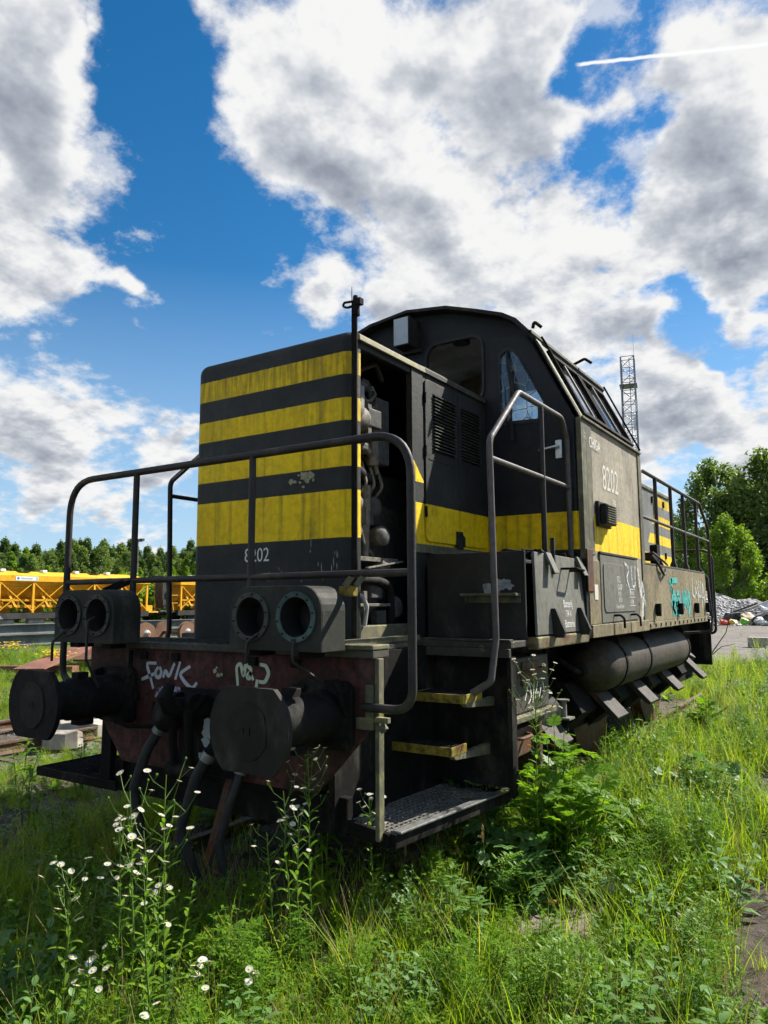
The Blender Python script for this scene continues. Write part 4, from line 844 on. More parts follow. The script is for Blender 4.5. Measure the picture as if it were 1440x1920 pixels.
# ---- running gear and underside
for s in (1, -1):
    for y in (2.75, 5.35, 7.95):
        W = part(MB().lathe([(0.60, -0.065), (0.63, -0.06), (0.63, 0.05), (0.66, 0.06), (0.66, 0.075)], (0.75 * s, y, 0.63), (-s, 0, 0), 40), 'wheel', m_rust, 0, 40)
        part(MB().lathe([(0.13, -0.12), (0.13, 0.0), (0.40, 0.01), (0.55, -0.05)], (0.75 * s, y, 0.63), (-s, 0, 0), 24), 'hub', m_black, 0, 40, W)
    for i, y in enumerate((2.55, 4.08, 5.26, 6.58, 8.15)):
        w = 0.34 if i < 4 else 0.30
        G = part(MB().prism([(1.0, 0.96), (1.14, 0.95), (1.46, 0.625), (1.445, 0.60), (1.40, 0.62), (1.12, 0.90), (1.0, 0.90)], y, y + w, fn=lambda a, b, h, s=s: (a * s, h, b)), 'wheel_guard', m_flap, 0.004)
        part(MB().prism([(0.93, 0.98), (1.12, 0.935), (1.27, 0.70), (0.93, 0.40)], y - 0.40, y - 0.005, fn=lambda a, b, h, s=s: (a * s, h, b)), 'guard_cheek', m_black, 0.004, parent=G)
        part(MB().lathe([(0.075, 0), (0.075, 0.05), (0.03, 0.06)], (1.20 * s, y + w + 0.13, 0.86), (0.6 * s, 0, 0.8), 14), 'cap', m_flap, 0, 40, G)
    T = part(MB().lathe([(0.02, 0.0), (0.10, 0.02), (0.17, 0.08), (0.22, 0.18), (0.24, 0.30), (0.24, 3.45), (0.22, 3.58), (0.17, 3.68), (0.10, 3.74), (0.02, 3.76)], (1.22 * s, 3.90, 1.06), (0, 1, 0), 36), 'air_tank', m_tank, 0, 50)
    for y in (4.42, 5.35, 7.30):
        part(MB().lathe([(0.243, 0), (0.250, 0.006), (0.250, 0.05), (0.243, 0.056)], (1.22 * s, y, 1.06), (0, 1, 0), 36), 'strap', m_black, 0, 40, T)
        part(MB().prism([(1.22, 1.36), (1.36, 1.36), (1.40, 1.25), (1.36, 1.25)], y + 0.015, y + 0.045, fn=lambda a, b, h, s=s: (a * s, h, b)), 'hanger', m_black, 0.003, parent=T)
    part(MB().tube([(1.215 * s, 3.92, 1.03), (1.215 * s, 3.80, 1.03)], 0.05, 10).tube(fillet([(1.215 * s, 3.80, 1.03), (1.215 * s, 3.7, 1.05), (1.1 * s, 3.6, 1.15)], 0.05), 0.025, 8), 'tank_pipe', m_black, 0, 50, T)
SBX = part(MB().box(1.06, 1.38, 1.84, 2.62, 0.90, 1.27), 'sand_box', m_rust2 if False else paint('sandbox_paint', (0.085, 0.075, 0.062), dirt_amt=0.5, rust=0.5, streak=0.6), 0.012)
part(MB().box(1.05, 1.42, 1.82, 2.66, 0.855, 0.895), 'ledge', m_trim, 0.006, parent=SBX)
part(MB().box(1.381, 1.395, 2.10, 2.40, 1.08, 1.24), 'hasp_plate', m_rust, 0.004, parent=SBX)
part(MB().tube(fillet([(1.39, 2.05, 1.18), (1.45, 2.08, 1.185), (1.45, 2.40, 1.185), (1.39, 2.42, 1.18)], 0.04), 0.014, 7), 'lid_handle', m_rust, 0, 50, SBX)
part(MB().tube([(1.20, 2.0, 1.27), (1.22, 2.02, 1.31), (1.20, 2.2, 1.30)], 0.03, 6), 'filler', m_rust, 0, 40, SBX)
LBX = part(MB().box(1.05, 1.36, 1.86, 2.35, 0.62, 0.80).box(1.05, 1.40, 2.36, 2.42, 0.45, 0.86), 'tool_box', m_rust, 0.010)
part(MB().tube(fillet([(1.365, 1.98, 0.76), (1.42, 2.0, 0.755), (1.42, 2.18, 0.755), (1.365, 2.2, 0.76)], 0.04), 0.012, 7), 'handle', m_rust, 0, 50, LBX)
part(MB().box(1.06, 1.10, 1.80, 3.1, 0.45, 0.86).box(1.04, 1.07, 2.68, 2.73, 0.6, 1.35).box(1.20, 1.23, 2.98, 3.02, 0.65, 1.35), 'hangers', m_black, 0.004)
part(MB().lathe([(0.095, 0.0), (0.095, 0.22), (0.088, 0.22), (0.085, 0.02)], (1.24, 2.62, 0.78), (0.35, 0.75, 0.35), 26), 'sand_funnel', m_grey, 0, 40)
part(MB().tube([(1.38, 2.90, 0.78), (1.38, 2.90, 0.90)], 0.028, 10).box(1.33, 1.45, 2.84, 2.96, 0.765, 0.78).tube([(1.38, 2.90, 0.90), (1.38, 2.90, 0.91)], 0.05, 12), 'sand_valve', m_grey, 0, 40)
ch = MB()
for k in range(9):
    z = 0.76 - k * 0.028; ch.tube([(1.42 + 0.010 * (k % 2), 2.86, z + 0.018), (1.425 - 0.010 * (k % 2), 2.87, z - 0.012)], 0.006, 5)
part(ch, 'chain', m_black)

# ---- graffiti
def strokes(mat, parent, fn, lines, w, nm='graffiti'):
    b = MB()
    for l in lines:
        p = [Vector((a, c, 0)) for a, c in l]; p = fillet(p, 0.03 if w > 0.012 else 0.02, 4)
        b.ribbon([(q.x, q.y) for q in p], w, fn)
    return part(b, nm, mat, parent=parent)
hsf = lambda a, b: (a, 0.6165, b)
sx = lambda L, x0, x1, z0, z1: [[(x0 + (x1 - x0) * a, z0 + (z1 - z0) * b) for a, b in l] for l in L]
FONK = [[(0.27, 0.97), (0.115, 0.965)], [(0.10, 0.99), (0.10, 0.85), (0.15, 0.60), (0.225, 0.20)], [(0.0, 0.45), (0.14, 0.57), (0.25, 0.66)],
        [(0.31, 0.86), (0.25, 0.72), (0.27, 0.55), (0.34, 0.55), (0.37, 0.72), (0.33, 0.87)], [(0.40, 0.55), (0.44, 0.82), (0.50, 0.55), (0.60, 1.0)],
        [(0.62, 0.52), (0.70, 1.06)], [(0.88, 0.94), (0.68, 0.70), (0.80, 0.45), (0.92, 0.28), (1.0, 0.48)]]
strokes(m_gra, L, hsf, sx(FONK, -0.645, -0.13, 1.06, 1.27), 0.026)
strokes(m_grlilac, L, hsf, [[(-0.50, 1.045), (-0.47, 1.09), (-0.38, 1.115), (-0.27, 1.105)]], 0.045)
NAD = [[(0.05, 0.45), (0.0, 0.9), (0.12, 0.98), (0.2, 0.6), (0.25, 0.98), (0.40, 0.85), (0.36, 0.62), (0.28, 0.66), (0.36, 0.8), (0.46, 0.6)], [(0.62, 0.97), (0.78, 0.95), (0.86, 0.78), (0.76, 0.56), (0.60, 0.58)],
       [(0.56, 0.62), (0.52, 0.30), (0.50, 0.15)], [(0.30, 0.32), (0.42, 0.28), (0.52, 0.35)], [(0.36, 0.15), (0.52, 0.36), (0.64, 0.12)], [(0.72, 0.15), (0.80, 0.30), (0.95, 0.26), (0.98, 0.10), (0.90, 0.0)]]
strokes(m_grb, L, hsf, sx(NAD, 0.20, 0.50, 1.05, 1.30), 0.026)
sdf = lambda a, b: (1.5495, a, b)
strokes(m_grt, L, sdf, [[(5.95, 1.87), (6.35, 1.88)], [(6.05, 1.90), (6.10, 1.48)], [(6.22, 1.72), (6.30, 1.50), (6.42, 1.72), (6.30, 1.74)], [(6.45, 1.72), (6.50, 1.55), (6.62, 1.57), (6.64, 1.76)], [(6.72, 1.55), (6.74, 1.78), (6.88, 1.56), (6.95, 1.80)], [(6.98, 1.75), (7.05, 1.60), (6.92, 1.48)], [(6.00, 1.80), (6.18, 1.70), (6.08, 1.58), (6.2, 1.49)], [(6.0, 1.62), (6.4, 1.60)], [(6.12, 1.53), (6.45, 1.50)], [(6.3, 1.66), (6.6, 1.50)]], 0.085)
strokes(m_grw, L, sdf, [[(7.25, 1.92), (7.22, 1.72), (7.38, 1.68), (7.40, 1.86)], [(7.38, 1.86), (7.55, 1.64), (7.42, 1.50)], [(7.50, 1.90), (7.62, 1.74), (7.55, 1.62), (7.48, 1.76)], [(7.66, 1.90), (7.64, 1.70), (7.78, 1.70), (7.78, 1.90)], [(7.82, 1.55), (7.92, 1.92), (8.02, 1.60), (8.05, 1.50)], [(7.85, 1.68), (8.04, 1.70)]], 0.026)
hf = lambda a, b: (1.5685, a, b)
strokes(m_grw, L, hf, [[(4.10, 2.0), (4.12, 1.72), (4.10, 1.99), (4.24, 1.93), (4.14, 1.86), (4.26, 1.72)], [(4.30, 1.97), (4.33, 1.78), (4.42, 1.78), (4.44, 1.97)]], 0.022)
strokes(m_grw, L, lambda a, b: (1.5735, a, b), [[(4.52, 1.96), (4.62, 1.62), (4.66, 1.90), (4.74, 1.60)], [(4.60, 1.48), (4.70, 1.75), (4.66, 1.50)]], 0.03)
strokes(m_cream, L, lambda a, b: (1.3985, a, b), [[(2.12, 0.98), (2.20, 1.12), (2.24, 1.0), (2.18, 0.96)], [(2.26, 0.96), (2.30, 1.14), (2.36, 1.10), (2.30, 0.98)], [(2.38, 0.98), (2.44, 1.10), (2.48, 1.02), (2.42, 0.97)]], 0.016)
blotch(m_gra, L, lambda a, c: (a, 0.5975, c), [(-0.01, 0.93, 0.05), (0.0, 0.88, 0.06), (-0.02, 0.82, 0.04), (-0.06, 0.74, 0.03), (0.02, 0.73, 0.03), (-0.05, 0.70, 0.03)], 'bird_droppings')
blotch(m_chip, L, lambda a, c: (a, 0.6165, c), [(0.02, 1.24, 0.02), (0.05, 1.215, 0.018), (0.08, 1.22, 0.015), (0.04, 1.26, 0.012)], 'chipped_paint')

# ================================================================ GROUND
def vnoise(x, y, s, seed=0):
    """smooth value noise, vectorised"""
    x = np.asarray(x, float) * s + seed * 17.3; y = np.asarray(y, float) * s + seed * 9.1
    xi, yi = np.floor(x), np.floor(y); fx, fy = x - xi, y - yi; fx = fx * fx * (3 - 2 * fx); fy = fy * fy * (3 - 2 * fy)
    def h(a, b): v = np.sin(a * 127.1 + b * 311.7 + seed * 74.7) * 43758.5453; return v - np.floor(v)
    return (h(xi, yi) * (1 - fx) + h(xi + 1, yi) * fx) * (1 - fy) + (h(xi, yi + 1) * (1 - fx) + h(xi + 1, yi + 1) * fx) * fy
def gz(x, y):
    r = np.hypot(np.asarray(x) - 0.0, np.asarray(y) - 5.0)
    amp = np.clip(1.3 - r / 60.0, 0.25, 1.0)
    return -0.10 + amp * (0.10 * (vnoise(x, y, 0.55, 1) - 0.5) + 0.05 * (vnoise(x, y, 2.1, 2) - 0.5))
def axis(lo, hi, c0, c1, fine, grow):
    a = list(np.arange(c0, c1 + 1e-6, fine)); st = fine
    while a[-1] < hi: st *= grow; a.append(a[-1] + st)
    st = fine; pre = []
    v = c0
    while v > lo: st *= grow; v -= st; pre.append(v)
    return np.array(pre[::-1] + a)
gx, gy = axis(-900, 900, -9, 9, 0.22, 1.09), axis(-500, 1500, -3.5, 14, 0.22, 1.09)
GX, GY = np.meshgrid(gx, gy); GZ = gz(GX, GY)
V = np.stack([GX.ravel(), GY.ravel(), GZ.ravel()], 1); nx = len(gx)
ii = np.arange(len(gy) - 1)[:, None] * nx + np.arange(nx - 1)[None, :]
F = np.stack([ii, ii + 1, ii + 1 + nx, ii + nx], -1).reshape(-1, 4)
def ground_mat():
    m, b = new_mat('yard_ground'); tc = b.n('ShaderNodeNewGeometry').outputs['Position']
    sp = b.n('ShaderNodeSeparateXYZ', {0: tc}); x, y = sp.outputs[0], sp.outputs[1]
    n1 = b.noise(tc, 0.45, 6.0, 0.6); n2 = b.noise(tc, 5.0, 7.0, 0.65); n3 = b.noise(tc, 45.0, 4.0, 0.6)
    soil = b.mixc(b.smooth(n2, 0.3, 0.7), (0.045, 0.035, 0.024), (0.13, 0.105, 0.075))
    soil = b.mixc(b.smooth(n3, 0.55, 0.75), soil, (0.20, 0.17, 0.13))
    dirt = b.mixc(b.smooth(n2, 0.35, 0.7), (0.135, 0.12, 0.105), (0.205, 0.188, 0.17))
    band = b.noise(b.mapping(tc, (0.25, 1.3, 1)), 1.0, 6.0, 0.65)
    dirt = b.mixc(b.smooth(band, 0.52, 0.66), dirt, (0.075, 0.066, 0.057))
    green = b.mixc(b.smooth(n2, 0.3, 0.7), (0.035, 0.06, 0.012), (0.08, 0.10, 0.03))
    wob = b.math('MULTIPLY', b.math('SUBTRACT', n1, 0.5), 9.0)
    yd = b.math('ADD', y, wob)
    far_r = b.math('MULTIPLY', b.smooth(yd, 17.5, 20.5), b.smooth(b.math('ADD', x, b.math('MULTIPLY', y, 0.62)), -6.0, -2.0))
    far_r = b.math('MULTIPLY', far_r, b.smooth(y, 66.0, 72.0, 1.0, 0.0))
    far_g = b.smooth(b.n('ShaderNodeVectorMath', {0: tc, 1: (0, 5, 0)}, operation='DISTANCE').outputs['Value'], 12.0, 20.0)
    col = b.mixc(b.math('MULTIPLY', far_g, b.smooth(n1, 0.35, 0.6, 0.6, 1.0)), soil, green)
    trk = b.math('MULTIPLY', b.smooth(x, -7.9, -7.2), b.smooth(x, -4.3, -3.7, 1.0, 0.0))
    vo = b.n('ShaderNodeTexVoronoi', {'Vector': tc, 'Scale': 16.0}); bal = b.mixc(vo.outputs['Color'], (0.055, 0.045, 0.04), (0.17, 0.15, 0.13))
    col = b.mixc(trk, col, bal)
    trk2 = b.math('MULTIPLY', b.smooth(x, -42.5, -41.5), b.smooth(x, -37.0, -36.0, 1.0, 0.0))
    col = b.mixc(trk2, col, (0.10, 0.09, 0.08))
    mud = b.smooth(b.math('ADD', b.math('ADD', x, b.math('MULTIPLY', y, 0.105)), b.math('MULTIPLY', b.math('SUBTRACT', n2, 0.5), 0.35)), 2.76, 2.88)
    mud = b.math('MULTIPLY', mud, b.smooth(y, 5.6, 6.6, 1.0, 0.0))
    mc = b.mixc(b.smooth(n2, 0.3, 0.7), (0.040, 0.030, 0.025), (0.10, 0.082, 0.068))
    col = b.mixc(mud, col, mc); col = b.mixc(far_r, col, dirt)
    h = b.math('ADD', b.math('MULTIPLY', n2, 1.0), b.math('MULTIPLY', n3, 0.4))
    h = b.math('ADD', h, b.math('MULTIPLY', b.math('MULTIPLY', vo.outputs['Distance'], trk), 1.5))
    finish(b, col, 0.9, 0, h, 0.7, 0.05, 0.2); return m
m_ground = ground_mat()
gr = bpy.data.objects.new('ground', arrays_mesh('ground', V, F, m_ground, True)); link(gr)
tag(gr, 'bare soil and trodden dirt of the rail yard', kind='structure')

# ================================================================ BACKGROUND THINGS
m_sleeper = paint('old_sleeper', (0.075, 0.06, 0.048), dirt_amt=0.6, streak=0.2, fade=0.5)
m_railtop = paint('track_rail', (0.13, 0.085, 0.06), dirt_amt=0.4, rust=0.6)
m_conc = simple('pale_concrete', (0.34, 0.31, 0.26), 0.9, 0, 0.3, 4, 0.5)
m_stone = simple('field_stone', (0.28, 0.25, 0.21), 0.9, 0, 0.35, 6, 0.6)
def rail_profile(x): return [(x - 0.065, 0), (x + 0.065, 0), (x + 0.065, 0.012), (x + 0.012, 0.03), (x + 0.012, 0.10), (x + 0.036, 0.115), (x + 0.036, 0.145), (x - 0.036, 0.145), (x - 0.036, 0.115), (x - 0.012, 0.10), (x - 0.012, 0.03), (x - 0.065, 0.012)]
def track(xc, y0, y1, zb, nm, label, sleepers=True):
    T = empty(nm, (xc, y0, zb)); tag(T, label, 'railway track')
    for s in (-1, 1):
        MB().prism([(a, b) for a, b in rail_profile(s * 0.755)], 0, y1 - y0).build('rail', m_railtop, T, 0.003)
    if sleepers:
        me = MB().box(-1.25, 1.25, -0.12, 0.12, -0.13, -0.004).mesh('sleeper', m_sleeper)
        n = int((y1 - y0) / 0.62)
        for k in range(n):
            o = bpy.data.objects.new('sleeper', me); link(o, T); o.location = (random.uniform(-.03, .03), 0.3 + k * 0.62, random.uniform(-.015, .0)); o.rotation_euler = (0, 0, random.uniform(-.03, .03))
    return T
track(0.0, 0.3, 12.5, -0.145, 'railway_track', 'overgrown railway track under the locomotive')
track(-5.80, -3.0, 34.0, -0.06, 'railway_track', 'rusty railway track with old sleepers left of the locomotive')
track(-39.4, 2.0, 70.0, -0.10, 'railway_track', 'far railway track carrying the yellow hopper wagons', False)

def rock(name, r, loc, mat, seed, flat_=0.6, rot=0.0, parent=None, ico=2):
    bm = bmesh.new(); bmesh.ops.create_icosphere(bm, subdivisions=ico, radius=1.0); rr = random.Random(seed)
    pl = [(Vector((rr.uniform(-1, 1), rr.uniform(-1, 1), rr.uniform(-1, 1))).normalized(), rr.uniform(0.55, 0.9)) for _ in range(9)]
    for v in bm.verts:
        for n, d in pl:
            k = v.co.dot(n)
            if k > d: v.co -= n * (k - d)
        v.co = Vector((v.co.x * r[0], v.co.y * r[1], v.co.z * r[2]))
    me = bpy.data.meshes.new(name); bm.to_mesh(me); bm.free(); me.materials.append(mat)
    o = bpy.data.objects.new(name, me); link(o, parent); o.location = loc; o.rotation_euler = (0, 0, rot); return o
def rough_slab(name, x, y, rot, a, b_, h, mat, lab, cat, seed):
    rr = random.Random(seed); n = 9
    pts = [(a * math.cos(2 * math.pi * k / n) * rr.uniform(.85, 1.1), b_ * math.sin(2 * math.pi * k / n) * rr.uniform(.85, 1.1)) for k in range(n)]
    mb = MB(); V0 = [(p, q, 0.0) for p, q in pts]; V1 = [(p * rr.uniform(.9, .98), q * rr.uniform(.9, .98), h + rr.uniform(-.03, .03)) for p, q in pts]
    mb.add(V0 + V1 + [(0, 0, h + 0.01)], [(k, (k + 1) % n, n + (k + 1) % n, n + k) for k in range(n)] + [(n + k, n + (k + 1) % n, 2 * n) for k in range(n)] + [tuple(range(n))])
    o = mb.build(name, mat, None, 0.012); o.location = (x, y, -0.06); o.rotation_euler = (rr.uniform(-.08, .08), rr.uniform(-.08, .08), rot); tag(o, lab, cat)
rough_slab('concrete_slab', -5.70, 4.25, 0.3, 0.62, 0.42, 0.20, m_conc, 'pale flat concrete slab lying between the rails behind the left buffer', 'slab', 3)
rough_slab('concrete_slab', -5.30, 3.60, 1.0, 0.42, 0.30, 0.17, m_conc, 'second pale slab between the rails, nearer the camera and partly behind weeds', 'slab', 4)
rough_slab('boulder', -4.80, 2.85, 0.2, 0.26, 0.20, 0.20, m_stone, 'grey boulder beside the near rail below the left buffer', 'rock', 5)
# rusty plates
m_rplate = paint('rusty_plate', (0.20, 0.085, 0.055), dirt_amt=0.3, rust=0.5)
tag(MB().bar((-12.6, 7.2, 0.18), (-15.6, 11.4, 0.62), 0.7, 0.03).build('steel_plate', m_rplate, None, 0.004), 'red rusty steel plate propped up in the weeds behind the left buffer', 'steel plate')
tag(MB().bar((-13.0, 8.9, 0.25), (-16.4, 13.2, 0.95), 0.55, 0.05).build('steel_plate', m_rust, None, 0.004), 'dark brown rusty plate leaning behind the red plate', 'steel plate')
tag(MB().bar((-20.5, 5.5, 0.0), (-12.9, 8.6, 0.06), 0.28, 0.16).build('steel_beam', m_rplate, None, 0.006), 'long reddish rusty beam lying in weeds at the left edge', 'steel beam')
# grey girders
m_gird = paint('girder_grey', (0.13, 0.145, 0.155), dirt_amt=0.3, rust=0.05, streak=0.4)
def girder(x, y0, y1, z, lab):
    h, w = 0.40, 0.34
    pr = [(x - w / 2, z), (x + w / 2, z), (x + w / 2, z + .028), (x + .012, z + .04), (x + .012, z + h - .04), (x + w / 2, z + h - .028), (x + w / 2, z + h), (x - w / 2, z + h), (x - w / 2, z + h - .028), (x - .012, z + h - .04), (x - .012, z + .04), (x - w / 2, z + .028)]
    tag(MB().prism(pr, y0, y1).build('steel_girder', m_gird, None, 0.003), lab, 'girder', 'grey steel girders stacked in the yard')
girder(-25.6, 4.0, 46.0, -0.02, 'lower grey steel girder of the stack before the wagons')
girder(-25.55, 5.0, 44.0, 0.43, 'upper grey steel girder of the stack before the wagons')
tag(MB().box(-25.9, -25.2, 13.9, 14.1, -0.12, -0.022).build('timber_bearer', m_sleeper, None, 0.005), 'short timber bearer under the grey girders', 'timber')
# spare wheelsets
m_wrust = paint('wheel_rust', (0.16, 0.085, 0.05), dirt_amt=0.3, rust=0.5)
m_wgrey = paint('wheel_grey', (0.30, 0.29, 0.28), dirt_amt=0.3, rust=0.1)
m_orange = simple('orange_cap', (0.75, 0.14, 0.04), 0.6, 0, 0.25, 12)
WS = empty('wheelset', (-22.6, 18.0, 0.36)); tag(WS, 'rusty wheelset lying leftmost behind the front handrail', 'wheelset', 'spare railway wheelsets')
for s in (-1, 1):
    MB().lathe([(0.42, -0.07), (0.47, -0.065), (0.47, 0.05), (0.50, 0.055), (0.50, 0.07), (0.42, 0.07)], (0.75 * s, 0, 0), (-s, 0, 0), 32).build('wheel', m_wrust, WS, 0, 2, 40)
    MB().lathe([(0.09, -0.16), (0.12, -0.10), (0.30, -0.02), (0.42, -0.055)], (0.75 * s, 0, 0), (-s, 0, 0), 24).build('wheel_disc', m_wgrey, WS, 0, 2, 40)
MB().tube([(-0.95, 0, 0), (0.95, 0, 0)], 0.075, 12).build('axle', m_wrust, WS, 0, 2, 40)
MB().lathe([(0.12, 0), (0.12, 0.12), (0.09, 0.16)], (0.93, 0, -0.22), (1, 0, 0), 14).build('axle_cap', m_orange, WS, 0, 2, 40)
for x, y, lab in ((-22.4, 20.0, 'second rusty wheelset, between the first and the hood'), (-22.6, 21.9, 'third rusty wheelset, half hidden by the hood edge'), (-22.3, 23.6, 'fourth rusty wheelset, behind the striped hood')):
    if y > 23: continue
    w = copy_tree(WS); w.location = (x, y, 0.36); w.rotation_euler = (0, 0, random.uniform(-.12, .12)); w['label'] = lab

# ---- yellow hopper wagons
m_wy = paint('wagon_yellow', (0.80, 0.40, 0.012), dirt_amt=0.25, rust=0.06, streak=0.5, fade=0.12, rough=0.45)
m_wyd = paint('wagon_hopper_yellow', (0.62, 0.30, 0.012), dirt_amt=0.3, streak=0.4, fade=0.2)
m_wblk = paint('wagon_black', (0.035, 0.033, 0.032), dirt_amt=0.3, rust=0.15)
m_sign = flat('sign_white', (0.74, 0.78, 0.76)); m_blue = flat('sign_blue', (0.03, 0.10, 0.35)); m_signt = flat('sign_teal', (0.25, 0.62, 0.58))
def wagon(y0, lab):
    W = empty('hopper_wagon', (-39.4, y0, 0.0)); tag(W, lab, 'wagon', 'yellow hopper wagons on the far track'); Lw = 17.0; hw = 1.4
    B = lambda mb, nm, mt, bev=0.0, sm=None, par=None: mb.build(nm, mt, par or W, bev, 2, sm)
    B(MB().box(-1.2, 1.2, 0.2, Lw - 0.1, 0.95, 1.08).box(1.15, 1.38, 0, Lw, 0.78, 1.12).box(-1.38, -1.15, 0, Lw, 0.78, 1.12), 'underframe', m_wblk)
    for yb in (2.6, 14.2):
        BG = B(MB().prism([(yb - 1.5, 0.75), (yb + 1.5, 0.75), (yb + 1.4, 0.5), (yb + 0.4, 0.38), (yb - 0.4, 0.38), (yb - 1.4, 0.5)], 1.02, 1.14, 'yz'), 'bogie', m_wblk)
        for dy in (-0.9, 0.9):
            for s in (-1, 1): B(MB().lathe([(0.40, 0), (0.46, 0.01), (0.46, 0.12)], (0.80 * s, yb + dy, 0.46), (s, 0, 0), 24), 'wheel', m_wblk, 0, 40, BG)
    for yt in (6.5, 8.4, 10.2): B(MB().lathe([(0.05, 0), (0.2, 0.06), (0.22, 0.2), (0.22, 0.9), (0.2, 1.04), (0.05, 1.1)], (1.0, yt, 0.62), (0, 1, 0), 16), 'air_tank', m_wgrey, 0, 40)
    B(MB().prism([(-hw, 3.0), (hw, 3.0), (hw, 2.93), (0.45, 1.75), (-0.45, 1.75), (-hw, 2.93)], 0.5, Lw - 0.5), 'hopper', m_wyd)
    B(MB().prism([(-hw - 0.05, 2.95), (hw + 0.05, 2.95), (hw + 0.05, 3.30), (hw - 0.10, 3.40), (-hw + 0.10, 3.40), (-hw - 0.05, 3.30)], 0.1, Lw + 0.0), 'body_side', m_wy, 0.01)
    B(MB().prism([(-hw + 0.15, 3.401), (hw - 0.15, 3.401), (0.3, 3.58), (-0.3, 3.58)], 0.3, Lw - 0.6), 'roof', m_wy, 0.01)
    for yy in (1.5, 4.2, 6.8, 9.4, 11.6, 13.9, 16.0): B(MB().box(0.55, 0.85, yy, yy + 0.28, 3.52, 3.68), 'roof_lamp', m_conc if False else m_sign, 0.01)
    for yy in (3.1, 7.9, 12.7): B(MB().box(0.5, 1.0, yy, yy + 0.6, 3.50, 3.56), 'hatch', m_wblk)
    ps = [0.25 + k * 2.07 for k in range(9)]
    for s in (-1, 1):
        x = s * (hw - 0.03)
        for p in ps: B(MB().box(*sorted((x - 0.06 * s, x + 0.03 * s)), p - 0.07, p + 0.07, 1.12, 2.95), 'post', m_wy, 0.006)
        for a, c in zip(ps, ps[1:]):
            B(MB().bar((x, a, 2.9), (x, c, 1.2), 0.05, 0.085, (1, 0, 0)), 'brace', m_wy); B(MB().bar((x - 0.045 * s, a, 1.2), (x - 0.045 * s, c, 2.9), 0.04, 0.085, (1, 0, 0)), 'brace', m_wy)
        B(MB().box(*sorted((x - 0.25 * s, x - 0.17 * s)), 0.3, Lw - 0.3, 2.55, 2.63), 'side_rail', m_wyd)
        B(MB().box(*sorted((x - 0.42 * s, x - 0.28 * s)), 0.3, Lw - 0.3, 1.42, 1.58), 'conveyor_beam', m_wyd)
        B(MB().box(*sorted((x - 0.42 * s, x - 0.28 * s)), 0.3, Lw - 0.3, 1.80, 1.92), 'conveyor_beam', m_wyd)
        for k in range(16): B(MB().box(*sorted((x - 0.40 * s, x - 0.32 * s)), 0.8 + k, 0.9 + k, 1.58, 1.80), 'roller_stand', m_wyd)
        for p in ps[:-1]: B(MB().bar((x - 0.5 * s, p + 0.7, 2.45), (x - 0.2 * s, p + 1.25, 1.25), 0.12, 0.10, (1, 0, 0)), 'chute_leg', m_wy)
    for p in ps[:-1]: B(MB().box(-0.35, 0.35, p + 0.4, p + 1.3, 1.12, 1.75), 'discharge_gate', m_wyd, 0.02)
    sg = B(MB().box(hw + 0.051, hw + 0.06, 7.35, 8.75, 3.00, 3.24), 'sign_panel', m_sign)
    lettering('Hannerbays', 0.17, (hw + 0.063, 7.66, 3.075), 'right', m_blue, W, 'sign_lettering', sx=0.92)
    B(MB().lathe([(0.07, 0), (0.07, 0.004)], (hw + 0.061, 7.50, 3.125), (1, 0, 0), 14), 'sign_emblem', m_blue)
    B(MB().box(hw + 0.0605, hw + 0.062, 8.58, 8.74, 3.02, 3.22), 'sign_stripe', m_signt)
    for t, z in (('-NV', 1.0), ('31 086', 0.90), ('80 100-3', 0.80)): lettering(t, 0.12, (hw - 0.015, 6.35, z - 0.02), 'right', m_white, W, 'wagon_number', sx=0.9)
    # ladder and hand rails at the end
    ld = B(MB().bar((1.0, -0.10, 1.1), (1.0, -0.55, 3.4), 0.05, 0.05).bar((0.55, -0.10, 1.1), (0.55, -0.55, 3.4), 0.05, 0.05), 'ladder', m_wy)
    for k in range(7): B(MB().bar((0.55, -0.14 - k * 0.06, 1.35 + k * 0.3), (1.0, -0.14 - k * 0.06, 1.35 + k * 0.3), 0.035, 0.035), 'rung', m_wy, par=ld)
    B(MB().tube([(1.3, -0.9, 1.1), (1.3, -0.9, 2.2), (1.3, 0.0, 2.2)], 0.025, 6).tube([(1.3, -0.9, 1.65), (1.3, 0, 1.65)], 0.02, 6), 'end_rail', m_wy)
    B(MB().box(-1.3, 1.3, Lw, Lw + 0.9, 1.0, 1.08).box(-0.4, 0.9, Lw + 0.1, Lw + 0.7, 1.08, 1.5), 'end_platform', m_wy)
    B(MB().box(-1.2, 1.2, -1.0, 0, 1.0, 1.08), 'end_platform', m_wblk)
    B(MB().prism([(-0.9, 1.3), (-0.5, 1.3), (-0.35, 2.1), (-0.35, 3.6), (-1.05, 3.6), (-1.05, 2.1)], 0.1, 0.9, 'yz'), 'transfer_chute', m_wblk)
    for yb in (-1.35, Lw + 1.25):
        for s in (-0.875, 0.875): B(MB().lathe([(0.22, 0), (0.22, 0.04), (0.09, 0.06), (0.09, 0.6)], (s, yb, 1.05), (0, 1 if yb < 0 else -1, 0), 14), 'buffer', m_wblk, 0, 40)
    return W
wagon(14.4, 'long yellow hopper wagon with lattice sides and white sign')
wagon(34.0, 'yellow hopper wagon with end ladder, half hidden by the striped hood')
